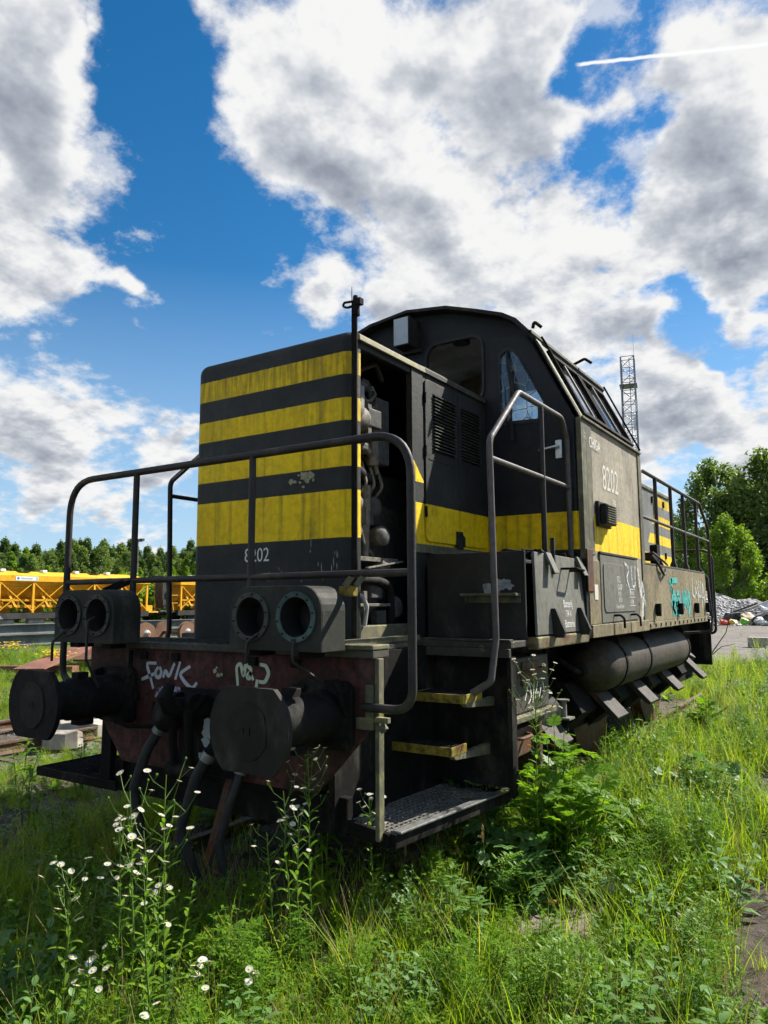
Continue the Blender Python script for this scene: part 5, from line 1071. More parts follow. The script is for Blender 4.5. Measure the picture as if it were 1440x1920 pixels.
# lamp mast behind the wagons
LM = empty('lamp_mast', (-71.5, 57.0, -0.1)); tag(LM, 'thin grey lamp mast standing before the wood on the left', 'lamp mast')
MB().tube([(0, 0, 0), (0, 0, 9.3)], [0.11, 0.06], 8).build('pole', m_steel, LM, 0, 2, 50)
MB().box(-0.9, 0.9, -0.06, 0.06, 9.25, 9.35).build('cross_arm', m_steel, LM)
for x in (-0.75, 0.05, 0.7): MB().box(x - 0.2, x + 0.2, -0.22, 0.22, 9.35, 9.62).build('floodlight', m_wblk, LM)
for x, y, h, lab in ((-96, 52, 5.5, 'short pale post before the wood at far left'),):
    tag(MB().tube([(x, y, -0.1), (x, y, h)], 0.13, 6).build('post', m_conc, None, 0, 2, 50), lab, 'post')

# ---- lattice mast
TW = empty('lattice_tower', (-21.1, 94.4, -0.1), R(12)); tag(TW, 'tall slim steel lattice radio tower behind the cab', 'radio tower')
m_lat = simple('galvanised', (0.22, 0.24, 0.26), 0.5, 0.5, 0.2, 5)
H = 33.7; hw_ = lambda z: 0.98 - 0.16 * z / H
for sx_, sy_ in ((1, 1), (1, -1), (-1, 1), (-1, -1)):
    MB().tube([(sx_ * hw_(0), sy_ * hw_(0), 0), (sx_ * hw_(H), sy_ * hw_(H), H)], 0.11, 6).build('leg', m_lat, TW)
nb = 22
for k in range(nb):
    z0, z1 = H * k / nb, H * (k + 1) / nb; a, c = hw_(z0), hw_(z1); br = MB(); hb = MB()
    for i, ((ax, ay), (bx, by)) in enumerate((((1, 1), (1, -1)), ((1, -1), (-1, -1)), ((-1, -1), (-1, 1)), ((-1, 1), (1, 1)))):
        p, q = ((ax * a, ay * a, z0), (bx * c, by * c, z1)) if (k + i) % 2 else ((bx * a, by * a, z0), (ax * c, ay * c, z1))
        MB().tube([p, q], 0.06, 4).build('diagonal', m_lat, TW)
        MB().tube([(ax * c, ay * c, z1), (bx * c, by * c, z1)], 0.055, 4).build('strut', m_lat, TW)
MB().tube([(0.8, 0.8, H), (0.8, 0.8, H + 3.4)], [0.03, 0.012], 5).build('antenna', m_lat, TW)
MB().tube([(0.2, 0, 0), (0.2, 0, H)], 0.05, 5).build('cable_ladder', m_lat, TW)
MB().box(-1.1, 1.1, -1.1, 1.1, H - 3.9, H - 3.8).build('platform', m_lat, TW)
for z, x in ((H - 7.6, 0.9), (H - 10, 0.6)): MB().tube([(x, -0.9, z), (x, -0.9, z + 1.6)], 0.16, 8).build('antenna_panel', m_sign, TW)

# ---- gravel heap, rubbish and odd blocks on the dirt
GHX, GHY = -6.6, 62.5
n = 34; V = []; F = []
for j in range(n + 1):
    for i in range(n + 1):
        u, v = i / n * 2 - 1, j / n * 2 - 1; x, y = u * 9.0, v * 4.5
        hgt = max(0, 1 - (u + 0.28) ** 2 / 0.40 - v * v) * 2.6 + max(0, 1 - (u - 0.52) ** 2 / 0.16 - v * v) * 1.9
        V.append((GHX + x, GHY + y, -0.16 + hgt * (0.88 + 0.24 * float(vnoise(x, y, 0.8, 4))) + (0.22 * float(vnoise(x, y, 3.5, 5)) if hgt > 0.05 else 0)))
for j in range(n):
    for i in range(n): F.append((j * (n + 1) + i, j * (n + 1) + i + 1, (j + 1) * (n + 1) + i + 1, (j + 1) * (n + 1) + i))
def gravel_mat():
    m, b = new_mat('grey_gravel'); tc = b.n('ShaderNodeTexCoord').outputs['Object']
    vo = b.n('ShaderNodeTexVoronoi', {'Vector': tc, 'Scale': 5.5}); s = b.n('ShaderNodeSeparateColor', {0: vo.outputs['Color']}).outputs[0]
    finish(b, b.ramp(s, [(0, (0.07, 0.072, 0.075)), (0.6, (0.19, 0.19, 0.195)), (1, (0.40, 0.40, 0.41))]), 0.85, 0, vo.outputs['Distance'], 1.0, 0.2); return m
o = bpy.data.objects.new('gravel_heap', arrays_mesh('gravel_heap', V, F, gravel_mat(), False)); link(o); tag(o, 'low heap of grey gravel in front of the trees on the right', 'gravel heap')
def crumple(name, r, loc, col, seed, lab, cat, rot=0.0):
    bm = bmesh.new(); bmesh.ops.create_icosphere(bm, subdivisions=2, radius=1.0); rr = random.Random(seed)
    for v in bm.verts:
        k = rr.uniform(0.45, 1.25); v.co = Vector((v.co.x * r[0] * k, v.co.y * r[1] * rr.uniform(.6, 1.2), v.co.z * r[2] * rr.uniform(0.4, 1.3)))
    me = bpy.data.meshes.new(name); bm.to_mesh(me); bm.free(); me.materials.append(simple(name + '_cover', col, 0.55, 0, 0.3, 3))
    o = bpy.data.objects.new(name, me); link(o); o.location = loc; o.rotation_euler = (rr.uniform(-.4, .4), rr.uniform(-.4, .4), rot); tag(o, lab, cat, 'rubbish on the dumped heap'); return o
RB = [('plastic_bag', (0.40, 0.3, 0.26), (-5.3, 55.0, 0.10), (0.62, 0.09, 0.05), 'crumpled red plastic bag at the front of the rubbish heap', 'bag'),
      ('plastic_bag', (0.34, 0.3, 0.26), (-4.65, 55.0, 0.12), (0.62, 0.42, 0.05), 'crumpled yellow bag between the red and the green one', 'bag'),
      ('plastic_bag', (0.40, 0.3, 0.34), (-3.95, 55.0, 0.16), (0.20, 0.50, 0.04), 'bright green plastic bag at the front of the rubbish heap', 'bag'),
      ('plastic_bag', (0.55, 0.4, 0.30), (-3.0, 55.3, 0.18), (0.55, 0.57, 0.58), 'white bag right of the bright green bag', 'bag'),
      ('cardboard_sheet', (1.1, 0.5, 0.22), (-3.9, 56.2, 0.55), (0.48, 0.37, 0.24), 'crumpled tan cardboard on the rubbish heap', 'cardboard'),
      ('plastic_sheet', (0.9, 0.5, 0.40), (-2.5, 56.4, 0.95), (0.60, 0.62, 0.64), 'pale plastic sheet on top of the rubbish heap', 'plastic sheet'),
      ('cloth_bundle', (0.8, 0.4, 0.16), (-6.3, 55.2, 0.02), (0.38, 0.25, 0.21), 'dusty pink cloth bundle at the left end of the rubbish heap', 'cloth'),
      ('plastic_bag', (0.9, 0.5, 0.40), (-5.0, 56.4, 0.45), (0.05, 0.05, 0.055), 'black plastic bag behind the red and yellow bags', 'bag'),
      ('soil_mound', (2.6, 1.3, 0.95), (-2.6, 57.8, 0.0), (0.10, 0.085, 0.07), 'dark soil mound under the rubbish', 'soil heap'),
      ('plastic_bag', (0.32, 0.3, 0.22), (-2.0, 55.0, 0.08), (0.28, 0.5, 0.07), 'small green bag at the right edge of the rubbish heap', 'bag'),
      ('cardboard_sheet', (0.6, 0.3, 0.12), (-4.4, 54.6, -0.02), (0.42, 0.38, 0.33), 'flattened grey cardboard on the dirt before the bags', 'cardboard'),
      ('plastic_sheet', (0.5, 0.3, 0.14), (-2.6, 54.7, 0.0), (0.62, 0.62, 0.60), 'torn white plastic on the dirt before the white bag', 'plastic sheet'),
      ('cloth_bundle', (0.5, 0.4, 0.24), (-3.3, 56.0, 0.35), (0.10, 0.12, 0.20), 'dark blue cloth bundle between cardboard and white bag', 'cloth'),
      ('foam_block', (0.45, 0.35, 0.20), (-1.7, 55.8, 0.35), (0.50, 0.42, 0.33), 'tan foam block at the right of the rubbish heap', 'foam'),
      ('cloth_bundle', (0.7, 0.3, 0.10), (-5.9, 54.5, -0.03), (0.05, 0.045, 0.045), 'black rag lying flat before the red bag', 'cloth')]
for k, (nm, r, loc, col, lab, cat) in enumerate(RB): crumple(nm, r, loc, col, 40 + k, lab, cat, 0.5 * k)
tag(MB().bar((-3.9, 57.0, 1.0), (-1.4, 57.6, 2.1), 0.35, 0.16).build('timber_board', simple('weathered_board', (0.42, 0.38, 0.33), 0.8, 0, 0.2, 3), None, 0.01), 'weathered pale board sticking out of the rubbish heap', 'board')
tag(MB().bar((-5.2, 57.4, 0.7), (-3.4, 57.8, 1.45), 0.45, 0.12).build('timber_board', simple('dark_board', (0.06, 0.055, 0.05), 0.8), None, 0.01), 'dark board lying against the gravel behind the rubbish', 'board')
tag(MB().box(-1.9, -0.4, 59.0, 60.2, 0.0, 2.75).box(-1.95, -0.35, 58.95, 60.25, 2.75, 2.85).build('steel_bin', simple('bin_grey', (0.20, 0.23, 0.27), 0.5), None, 0.02), 'blue grey steel bin at the right edge behind the rubbish', 'bin')
tag(MB().box(-0.55, 0.15, 28.6, 29.1, -0.13, 0.26).build('concrete_block', m_conc, None, 0.02), 'grey concrete block standing on the dirt beyond the grass', 'block')
tag(MB().box(1.0, 1.7, 28.3, 28.6, -0.12, 0.12).build('timber_offcut', simple('pale_timber', (0.45, 0.33, 0.22), 0.8), None, 0.01), 'pale timber offcut on the dirt at the right edge', 'timber')
tag(MB().box(-0.9, 0.0, 32.0, 32.3, -0.12, 0.05).build('timber_offcut', simple('dark_timber', (0.07, 0.06, 0.055), 0.8), None, 0.01), 'dark timber lying behind the concrete block on the dirt', 'timber')
tag(MB().tube([(0.05, 16.0, -0.1), (0.25, 16.2, 0.45), (0.55, 16.3, 0.9), (0.72, 16.4, 1.55)], [0.018, 0.015, 0.011, 0.006], 6).tube([(0.25, 16.2, 0.40), (0.45, 16.2, 0.58), (0.75, 16.2, 0.66)], [0.012, 0.010, 0.005], 5).build('dead_branch', simple('dead_wood', (0.06, 0.05, 0.045), 0.8), None, 0, 2, 50), 'bare dead branch standing up in the grass on the right', 'branch')
# flat concrete patch in the foreground weeds
pp = [(1.54, 1.20), (1.66, 1.13), (1.80, 1.17), (1.93, 1.14), (2.05, 1.36), (1.99, 1.52), (2.04, 1.70), (1.86, 1.82), (1.72, 1.76), (1.58, 1.80), (1.51, 1.48)]
tag(MB().prism(pp, -0.16, -0.066, 'xy').build('paving_slab', paint('trodden_slab', (0.155, 0.125, 0.10), dirt_amt=0.35, streak=0.0, dirt=(0.09, 0.075, 0.06)), None, 0.02), 'flat earthy slab lying in the weeds in front of the foot plate', 'slab')
m_leaflit = simple('orange_litter', (0.7, 0.26, 0.03), 0.7)
tag(MB().add([(1.70, 1.50, -0.035), (1.76, 1.49, -0.02), (1.80, 1.53, -0.03), (1.78, 1.57, -0.022), (1.72, 1.56, -0.036)], [(0, 1, 2, 3, 4)]).build('wrapper', m_leaflit), 'small orange wrapper lying on the earthy slab', 'litter')
tag(rock('stone', (0.09, 0.07, 0.05), (1.98, 1.95, -0.03), simple('pale_stone', (0.5, 0.49, 0.46), 0.9), 77), 'pale stone at the back edge of the earthy slab', 'stone')

# ================================================================ VEGETATION
m_grass = leaf_mat('grass_blades', [(0.13, 0.23, 0.012), (0.20, 0.33, 0.014), (0.16, 0.28, 0.018), (0.28, 0.36, 0.03), (0.19, 0.31, 0.012), (0.36, 0.33, 0.10)], 0.50, patchy=True)
m_weed = leaf_mat('weed_leaves', [(0.08, 0.18, 0.02), (0.12, 0.24, 0.022), (0.16, 0.28, 0.02), (0.09, 0.19, 0.03)], 0.46, patchy=True)
m_weedb = leaf_mat('bluish_weed_leaves', [(0.105, 0.20, 0.055), (0.14, 0.25, 0.075), (0.09, 0.18, 0.045)], 0.34, tint=(1.2, 1.35, 0.7))
m_dry = leaf_mat('dry_stalks', [(0.26, 0.19, 0.09), (0.34, 0.27, 0.14), (0.20, 0.14, 0.07)], 0.3, tint=(1.1, 1.0, 0.8))
m_stem = leaf_mat('green_stems', [(0.10, 0.18, 0.03), (0.13, 0.21, 0.035)], 0.25)
m_petal = leaf_mat('white_petals', [(0.80, 0.80, 0.76), (0.86, 0.86, 0.83)], 0.35, tint=(1.0, 1.0, 0.95))
m_disc = simple('yellow_disc', (0.75, 0.48, 0.03), 0.8, 0, 0.2, 80)
m_yflow = leaf_mat('yellow_flowers', [(0.75, 0.50, 0.01), (0.85, 0.62, 0.02)], 0.3, tint=(1, 1, .6))

def blade(V, F, base, ang, lean, length, w, curl, nseg=4):
    """one grass blade: tapered strip bending over"""
    dx, dy = math.cos(ang), math.sin(ang); o = len(V); p = np.array(base, float); a = lean
    sx_, sy_ = -dy, dx
    for k in range(nseg + 1):
        t = k / nseg; ww = w * (1 - t) ** 0.7 * 0.5 + 0.0004
        V.append((p[0] + sx_ * ww, p[1] + sy_ * ww, p[2])); V.append((p[0] - sx_ * ww, p[1] - sy_ * ww, p[2]))
        p = p + np.array([dx * math.sin(a), dy * math.sin(a), math.cos(a)]) * length / nseg; a += curl / nseg
    for k in range(nseg): F.append((o + 2 * k, o + 2 * k + 1, o + 2 * k + 3, o + 2 * k + 2))
def leafshape(V, F, base, ang, pitch, length, w, droop=0.5, fold=0.25, nseg=4, prof=None):
    """broad leaf: two strips either side of the midrib"""
    dx, dy = math.cos(ang), math.sin(ang); o = len(V); p = np.array(base, float); a = pitch; sx_, sy_ = -dy, dx
    prof = prof or (lambda t: math.sin(math.pi * min(1, t * 0.92 + 0.06)) ** 0.8)
    for k in range(nseg + 1):
        t = k / nseg; ww = w * 0.5 * prof(t) + 0.0005
        V.append((p[0] + sx_ * ww, p[1] + sy_ * ww, p[2] + ww * fold)); V.append(tuple(p)); V.append((p[0] - sx_ * ww, p[1] - sy_ * ww, p[2] + ww * fold))
        p = p + np.array([dx * math.cos(a), dy * math.cos(a), math.sin(a)]) * length / nseg; a -= droop / nseg
    for k in range(nseg):
        q = o + 3 * k; F.append((q, q + 1, q + 4, q + 3)); F.append((q + 1, q + 2, q + 5, q + 4))
def tri_tube(V, F, p, q, r0, r1):
    p, q = np.array(p, float), np.array(q, float); o = len(V); d = q - p; d /= np.linalg.norm(d) + 1e-9
    u = np.cross(d, (0.3, 0.5, 0.81)); u /= np.linalg.norm(u); v = np.cross(d, u)
    for e, r in ((p, r0), (q, r1)):
        for k in range(3):
            a = 2.0944 * k; V.append(tuple(e + (u * math.cos(a) + v * math.sin(a)) * r))
    for k in range(3): F.append((o + k, o + (k + 1) % 3, o + 3 + (k + 1) % 3, o + 3 + k))
def src(name, V, F, mat):
    o = bpy.data.objects.new(name, arrays_mesh(name, np.array(V), np.array([tuple(f) for f in F]), mat, True)); return o
rd = random.Random(21)
def grass_tuft(n, h, spread, lean, wmax):
    V, F = [], []
    for _ in range(n):
        a = rd.uniform(0, 6.283); r = spread * math.sqrt(rd.random()); 
        blade(V, F, (r * math.cos(a), r * math.sin(a), -0.02), rd.uniform(0, 6.283), abs(rd.gauss(0, lean)), h * rd.uniform(0.45, 1.1), wmax * rd.uniform(0.5, 1), rd.uniform(0.1, 1.3))
    return V, F
def rosette(n, L_, w, lift):
    V, F = [], []
    for k in range(n):
        leafshape(V, F, (0, 0, 0.0), 2.4 * k + rd.uniform(-.3, .3), lift * rd.uniform(.5, 1.3), L_ * rd.uniform(.6, 1.1), w * rd.uniform(.7, 1.1), rd.uniform(.4, 1.3))
    return V, F
def leafy_stem(V, F, x, y, h, n, L_, w, lean=0.1, up=0.6):
    a0 = rd.uniform(0, 6.28); tx, ty = x + math.cos(a0) * h * lean, y + math.sin(a0) * h * lean
    tri_tube(V, F, (x, y, -0.02), (tx, ty, h), 0.0028, 0.0012)
    for k in range(n):
        t = 0.12 + 0.88 * k / n; s = (1 - 0.55 * t)
        leafshape(V, F, (x + (tx - x) * t, y + (ty - y) * t, h * t), a0 + 2.4 * k, up * rd.uniform(.5, 1.4), L_ * s * rd.uniform(.7, 1.2), w * s, rd.uniform(.3, 1.2), 0.2, 3)
def feathery(V, F, x, y, h, n):
    a0 = rd.uniform(0, 6.28)
    tri_tube(V, F, (x, y, -0.02), (x + .05 * h * math.cos(a0), y + .05 * h * math.sin(a0), h), 0.003, 0.001)
    for k in range(n):
        t = 0.1 + 0.9 * k / n; a = 2.4 * k; ln = 0.11 * (1.1 - t * 0.8); zz = h * t
        tri_tube(V, F, (x, y, zz), (x + ln * math.cos(a), y + ln * math.sin(a), zz + ln * 0.5), 0.0012, 0.0006)
        for j in range(6):
            u = 0.3 + 0.7 * j / 6; bx, by, bz = x + ln * u * math.cos(a), y + ln * u * math.sin(a), zz + ln * 0.5 * u
            leafshape(V, F, (bx, by, bz), a + (1.0 if j % 2 else -1.0), rd.uniform(-.2, .6), 0.028, 0.008, 0.3, 0.1, 2)
SRC = bpy.data.collections.new('plant_sources')
def mk(coll, name, VF, mat): o = src(name, *VF, mat); coll.objects.link(o); return o
def coll(name): return bpy.data.collections.new(name)
cg = coll('grass_sources')
for k, (n, h, sp, ln, w) in enumerate(((30, 0.26, 0.07, 0.28, 0.006), (26, 0.36, 0.06, 0.35, 0.0055), (34, 0.17, 0.09, 0.45, 0.005), (18, 0.46, 0.05, 0.30, 0.007))):
    mk(cg, 'grass_tuft_%d' % k, grass_tuft(n, h, sp, ln, w), m_grass)
cd_ = coll('dry_sources')
mk(cd_, 'dry_tuft_0', grass_tuft(14, 0.30, 0.06, 0.5, 0.0035), m_dry); mk(cd_, 'dry_tuft_1', grass_tuft(10, 0.45, 0.05, 0.35, 0.003), m_dry)
cw = coll('weed_sources')
mk(cw, 'weed_0', rosette(9, 0.16, 0.05, 0.7), m_weed); mk(cw, 'weed_1', rosette(12, 0.10, 0.045, 0.9), m_weed)
V, F = [], []; [leafy_stem(V, F, rd.uniform(-.05, .05), rd.uniform(-.05, .05), rd.uniform(.22, .40), 15, 0.075, 0.020, .2) for _ in range(5)]; mk(cw, 'weed_2', (V, F), m_weed)
V, F = [], []; [feathery(V, F, rd.uniform(-.06, .06), rd.uniform(-.06, .06), rd.uniform(.18, .36), 14) for _ in range(4)]; mk(cw, 'weed_3', (V, F), m_weed)
V, F = [], []; [leafy_stem(V, F, rd.uniform(-.07, .07), rd.uniform(-.07, .07), rd.uniform(.10, .22), 10, 0.045, 0.026, .4, .2) for _ in range(9)]; mk(cw, 'weed_4', (V, F), m_weed)
V, F = [], []; [feathery(V, F, rd.uniform(-.09, .09), rd.uniform(-.09, .09), rd.uniform(.10, .24), 9) for _ in range(8)]; mk(cw, 'weed_5', (V, F), m_weed)
cb = coll('broad_sources')
mk(cb, 'broad_0', rosette(8, 0.24, 0.085, 0.8), m_weedb)
V, F = [], []; [leafy_stem(V, F, rd.uniform(-.08, .08), rd.uniform(-.08, .08), rd.uniform(.25, .5), 12, 0.13, 0.055, .25, .35) for _ in range(4)]; mk(cb, 'broad_1', (V, F), m_weedb)
V, F = [], []; [leafy_stem(V, F, rd.uniform(-.08, .08), rd.uniform(-.08, .08), rd.uniform(.2, .45), 14, 0.09, 0.035, .25, .4) for _ in range(5)]; mk(cb, 'broad_2', (V, F), m_weed)
mk(cb, 'broad_3', rosette(10, 0.20, 0.075, 0.9), m_weed)
V, F = [], []; [leafy_stem(V, F, rd.uniform(-.08, .08), rd.uniform(-.08, .08), rd.uniform(.18, .42), 11, 0.10, 0.05, .25, .3) for _ in range(5)]; mk(cb, 'broad_4', (V, F), m_weed)

def gn_scatter(name, pts, rot, scl, idx, collection, label, cat):
    me = bpy.data.meshes.new(name); me.vertices.add(len(pts)); me.vertices.foreach_set('co', np.asarray(pts, np.float32).ravel())
    for nm, typ, arr in (('rot', 'FLOAT_VECTOR', rot), ('scl', 'FLOAT', scl), ('idx', 'INT', idx)):
        at = me.attributes.new(nm, typ, 'POINT'); at.data.foreach_set('vector' if typ == 'FLOAT_VECTOR' else 'value', np.asarray(arr, np.int32 if typ == 'INT' else np.float32).ravel())
    o = bpy.data.objects.new(name, me); link(o); tag(o, label, cat, kind='stuff')
    ng = bpy.data.node_groups.new(name + '_nodes', 'GeometryNodeTree')
    ng.interface.new_socket('Geometry', in_out='INPUT', socket_type='NodeSocketGeometry'); ng.interface.new_socket('Geometry', in_out='OUTPUT', socket_type='NodeSocketGeometry')
    N = ng.nodes.new; gi, go, ip, ci = N('NodeGroupInput'), N('NodeGroupOutput'), N('GeometryNodeInstanceOnPoints'), N('GeometryNodeCollectionInfo')
    ci.inputs['Collection'].default_value = collection; ci.inputs['Separate Children'].default_value = True; ci.inputs['Reset Children'].default_value = True
    ip.inputs['Pick Instance'].default_value = True
    def att(nm, typ): a = N('GeometryNodeInputNamedAttribute'); a.data_type = typ; a.inputs[0].default_value = nm; return a.outputs[0]
    lk = ng.links.new
    lk(gi.outputs[0], ip.inputs['Points']); lk(ci.outputs[0], ip.inputs['Instance']); lk(att('idx', 'INT'), ip.inputs['Instance Index'])
    lk(att('rot', 'FLOAT_VECTOR'), ip.inputs['Rotation']); lk(att('scl', 'FLOAT'), ip.inputs['Scale']); lk(ip.outputs[0], go.inputs[0])
    o.modifiers.new('scatter', 'NODES').node_group = ng; return o
def sector(n_per_m2, r0, r1, half=40.0):
    """random ground points in the sector of the yard seen from the viewpoint side"""
    area = 0.5 * (r1 * r1 - r0 * r0) * R(2 * half); n = int(area * n_per_m2)
    r = np.sqrt(rng.random(n) * (r1 * r1 - r0 * r0) + r0 * r0); a = R(-33.0) + (rng.random(n) * 2 - 1) * R(half)
    return CAM.x + r * np.sin(a), CAM.y + r * np.cos(a), r
def cover_mask(x, y):
    """how much vegetation the ground carries"""
    n1, n2 = vnoise(x, y, 0.5, 7), vnoise(x, y, 1.6, 8)
    m = 0.55 + 0.6 * (n1 - 0.3) + 0.4 * (n2 - 0.5)
    m = np.where((np.abs(x) < 1.02) & (y > 0.75) & (y < 11.2), 0.02, m)
    m = np.where((np.abs(x) < 0.95) & (y > 0.15) & (y <= 0.75), m * 0.35, m)
    m = np.where((x > -7.4) & (x < -4.2), m * 0.05, m)
    m = np.where((x > 1.5) & (x < 2.05) & (y > 1.15) & (y < 1.8), m * 0.22, m)
    mud = (x + 0.105 * y + (n2 - 0.5) * 0.3 > 2.84) & (y < 6.0); m = np.where(mud, m * np.where((y > 2.6) & (y < 4.5), 0.5, 0.05), m)
    wob = 9.0 * (n1 - 0.5) * 0.5
    dirt = (y + wob > 19.5) & (x + 0.62 * y > -3.5) & (y < 66); m = np.where(dirt, m * 0.03, m)
    m = np.where(x < -24, m * 0.6, m)
    return np.clip(m, 0, 1)
def scatter(name, rings, collection, label, cat, tall=1.0, pick=None, cond=None):
    P = []; S = []
    for (d, r0, r1, s) in rings:
        x, y, r = sector(d, r0, r1); k = rng.random(len(x)) < cover_mask(x, y)
        if cond is not None: k &= cond(x, y)
        x, y = x[k], y[k]; P.append(np.stack([x, y, gz(x, y)], 1)); S.append(s * np.where(x < -1.9, 0.58, 1.0) * rng.uniform(0.65, 1.25, len(x)) * (0.75 + 0.5 * vnoise(x, y, 0.8, 12)))
    P = np.concatenate(P); S = np.concatenate(S) * tall; n = len(P)
    rot = np.stack([rng.normal(0, 0.10, n), rng.normal(0, 0.10, n), rng.uniform(0, 6.283, n)], 1)
    idx = rng.integers(0, len(collection.objects), n)
    return gn_scatter(name, P, rot, S, idx, collection, label, cat)
def not_shade(x, y): return ~((np.abs(x) < 1.0) & (y > 0.2))
scatter('grass', [(165, 1.9, 6.0, 0.95), (110, 6.0, 12.0, 1.05), (34, 12.0, 28.0, 1.25), (4, 28, 60, 1.7)], cg, 'dense green grass all over the yard', 'grass')
scatter('dry_grass', [(34, 1.9, 6.0, 1.0), (15, 6.0, 14.0, 1.1), (5, 14, 30, 1.3)], cd_, 'thin dry grass stalks among the green grass', 'grass')
scatter('ground_weeds', [(48, 1.9, 6.0, 1.0), (16, 6.0, 13.0, 1.1), (4, 13, 28, 1.4)], cw, 'small leafy weeds growing through the grass', 'weeds')
scatter('broad_leaf_weeds', [(22, 1.9, 6.5, 0.85), (8, 6.5, 13.0, 1.05), (1.6, 13, 28, 1.5)], cb, 'broad leaved weeds among the grass', 'weeds', cond=not_shade)

ct = coll('tall_sources')
for k in range(3):
    V, F = [], []
    for _ in range(5): leafy_stem(V, F, rd.uniform(-.09, .09), rd.uniform(-.09, .09), rd.uniform(.38, .68), 26, 0.095 - 0.02 * k, 0.020 + 0.008 * k, .14, .7)
    mk(ct, 'tall_%d' % k, (V, F), (m_weed, m_weed, m_weedb)[k])
V, F = [], []; [feathery(V, F, rd.uniform(-.09, .09), rd.uniform(-.09, .09), rd.uniform(.32, .55), 24) for _ in range(6)]; mk(ct, 'tall_3', (V, F), m_weed)
scatter('tall_weeds', [(5.0, 2.1, 5.5, 0.85), (2.0, 5.5, 12.0, 0.95), (0.8, 12, 26, 1.2)], ct, 'taller leafy weeds standing up through the grass', 'weeds', cond=lambda x, y: not_shade(x, y) & ~((x > 1.3) & (y > 0.5) & (y < 2.2)))

# ---------------------------------------------------------------- fleabane plants, one by one
def flower_mesh(r):
    b = MB(); n = 22
    for k in range(n):
        a = 2 * math.pi * k / n; a2 = a + 2 * math.pi / n * 0.80; am = (a + a2) / 2
        b.add([(0.35 * r * math.cos(a), 0.35 * r * math.sin(a), 0), (r * math.cos(a + .03), r * math.sin(a + .03), 0.10 * r), (1.05 * r * math.cos(am), 1.05 * r * math.sin(am), 0.10 * r), (r * math.cos(a2 - .03), r * math.sin(a2 - .03), 0.10 * r), (0.35 * r * math.cos(a2), 0.35 * r * math.sin(a2), 0)], [(0, 1, 2, 3, 4)], 0)
    b.lathe([(0.34 * r, 0.0), (0.32 * r, 0.10 * r), (0.18 * r, 0.17 * r), (0.001, 0.19 * r)], (0, 0, 0), (0, 0, 1), 10, 1)
    b.lathe([(0.05 * r, -0.5 * r), (0.35 * r, -0.25 * r), (0.40 * r, 0.0)], (0, 0, 0), (0, 0, 1), 8, 2)
    return b.mesh('flower', [m_petal, m_disc, m_stem])
FLOWER = flower_mesh(0.0138); BUD = MB().lathe([(0.001, -0.004), (0.0045, 0.0), (0.005, 0.004), (0.002, 0.008)], (0, 0, 0), (0, 0, 1), 7).mesh('bud', [m_stem])
def fleabane(x, y, h, nfl, seed, label, lean=(0, 0), nstem=1, leafn=22):
    rr = random.Random(seed); z0 = float(gz(x, y)); P = empty('fleabane_plant', (x, y, z0)); tag(P, label, 'flower', 'white flowering fleabane plants')
    for s in range(nstem):
        hs_ = h * (1 if s == 0 else rr.uniform(0.7, 0.95)); ox, oy = (0, 0) if s == 0 else (rr.uniform(-.08, .08), rr.uniform(-.08, .08))
        wob = [(ox, oy, -0.03)]; 
        for k in range(1, 7):
            t = k / 6; wob.append((ox + lean[0] * t * h + rr.uniform(-.006, .006), oy + lean[1] * t * h + rr.uniform(-.006, .006), hs_ * t))
        path = [Vector(p) for p in wob]
        def at(t): f = t * 6; i = min(5, int(f)); return path[i].lerp(path[i + 1], f - i)
        st = MB().tube(path, [0.0042 - 0.0022 * k / 6 for k in range(7)], 6)
        fl = []
        nb = nfl // nstem
        for k in range(nb):
            t0 = 0.70 + 0.28 * k / max(1, nb); p = at(t0); a = 2.4 * k + rr.uniform(-.4, .4); ln = h * rr.uniform(0.10, 0.22) * (1.25 - t0 * 0.5)
            q = p + Vector((math.cos(a) * ln * 0.75, math.sin(a) * ln * 0.75, ln * 0.8)); mid = p.lerp(q, 0.5) + Vector((math.cos(a), math.sin(a), -0.3)) * ln * 0.12
            st.tube([p, mid, q], [0.0018, 0.0015, 0.0012], 5); fl.append((q, a))
            if rr.random() < 0.6:
                q2 = mid + Vector((rr.uniform(-1, 1), rr.uniform(-1, 1), 1.0)).normalized() * ln * 0.4; st.tube([mid, q2], 0.0011, 4); fl.append((q2, -a))
        st.build('stem', m_stem, P, 0, 2, 60)
        V, F = [], []
        for k in range(leafn // nstem + 4):
            t = 0.05 + 0.85 * k / (leafn / nstem + 4); p = at(t); leafshape(V, F, tuple(p), 2.4 * k + rr.uniform(-.3, .3), rr.uniform(.4, .95), (0.105 - 0.06 * t) * rr.uniform(.75, 1.2), (0.024 - 0.012 * t), rr.uniform(.3, .9), 0.3, 4)
        o = bpy.data.objects.new('foliage', arrays_mesh('foliage', V, F, m_weed, True)); link(o, P)
        for q, a in fl:
            bud = rr.random() < 0.34
            f = bpy.data.objects.new('bud' if bud else 'flower', BUD if bud else FLOWER); link(f, P); f.location = q; f.rotation_euler = (rr.uniform(-.5, .5), rr.uniform(-.5, .5), rr.uniform(0, 6)); k = rr.uniform(.8, 1.15); f.scale = (k, k, k)
    return P
fleabane(0.78, -0.86, 0.76, 13, 1, 'lowest fleabane at the far left of the foreground, white flowers in loose cluster', (0.05, 0.0), 1, 26)
fleabane(1.01, -0.70, 1.04, 20, 2, 'tall fleabane with several flower tiers, left of the two tallest in the foreground', (0.0, -0.06), 2, 56)
fleabane(1.01, -0.77, 0.88, 12, 12, 'fleabane leaning left in front of the tall tiered one', (-0.05, 0.0), 1, 26)
fleabane(0.98, -0.54, 1.06, 8, 3, 'straight single stemmed fleabane reaching up to the brake hoses', (0.01, -0.04), 1, 30)
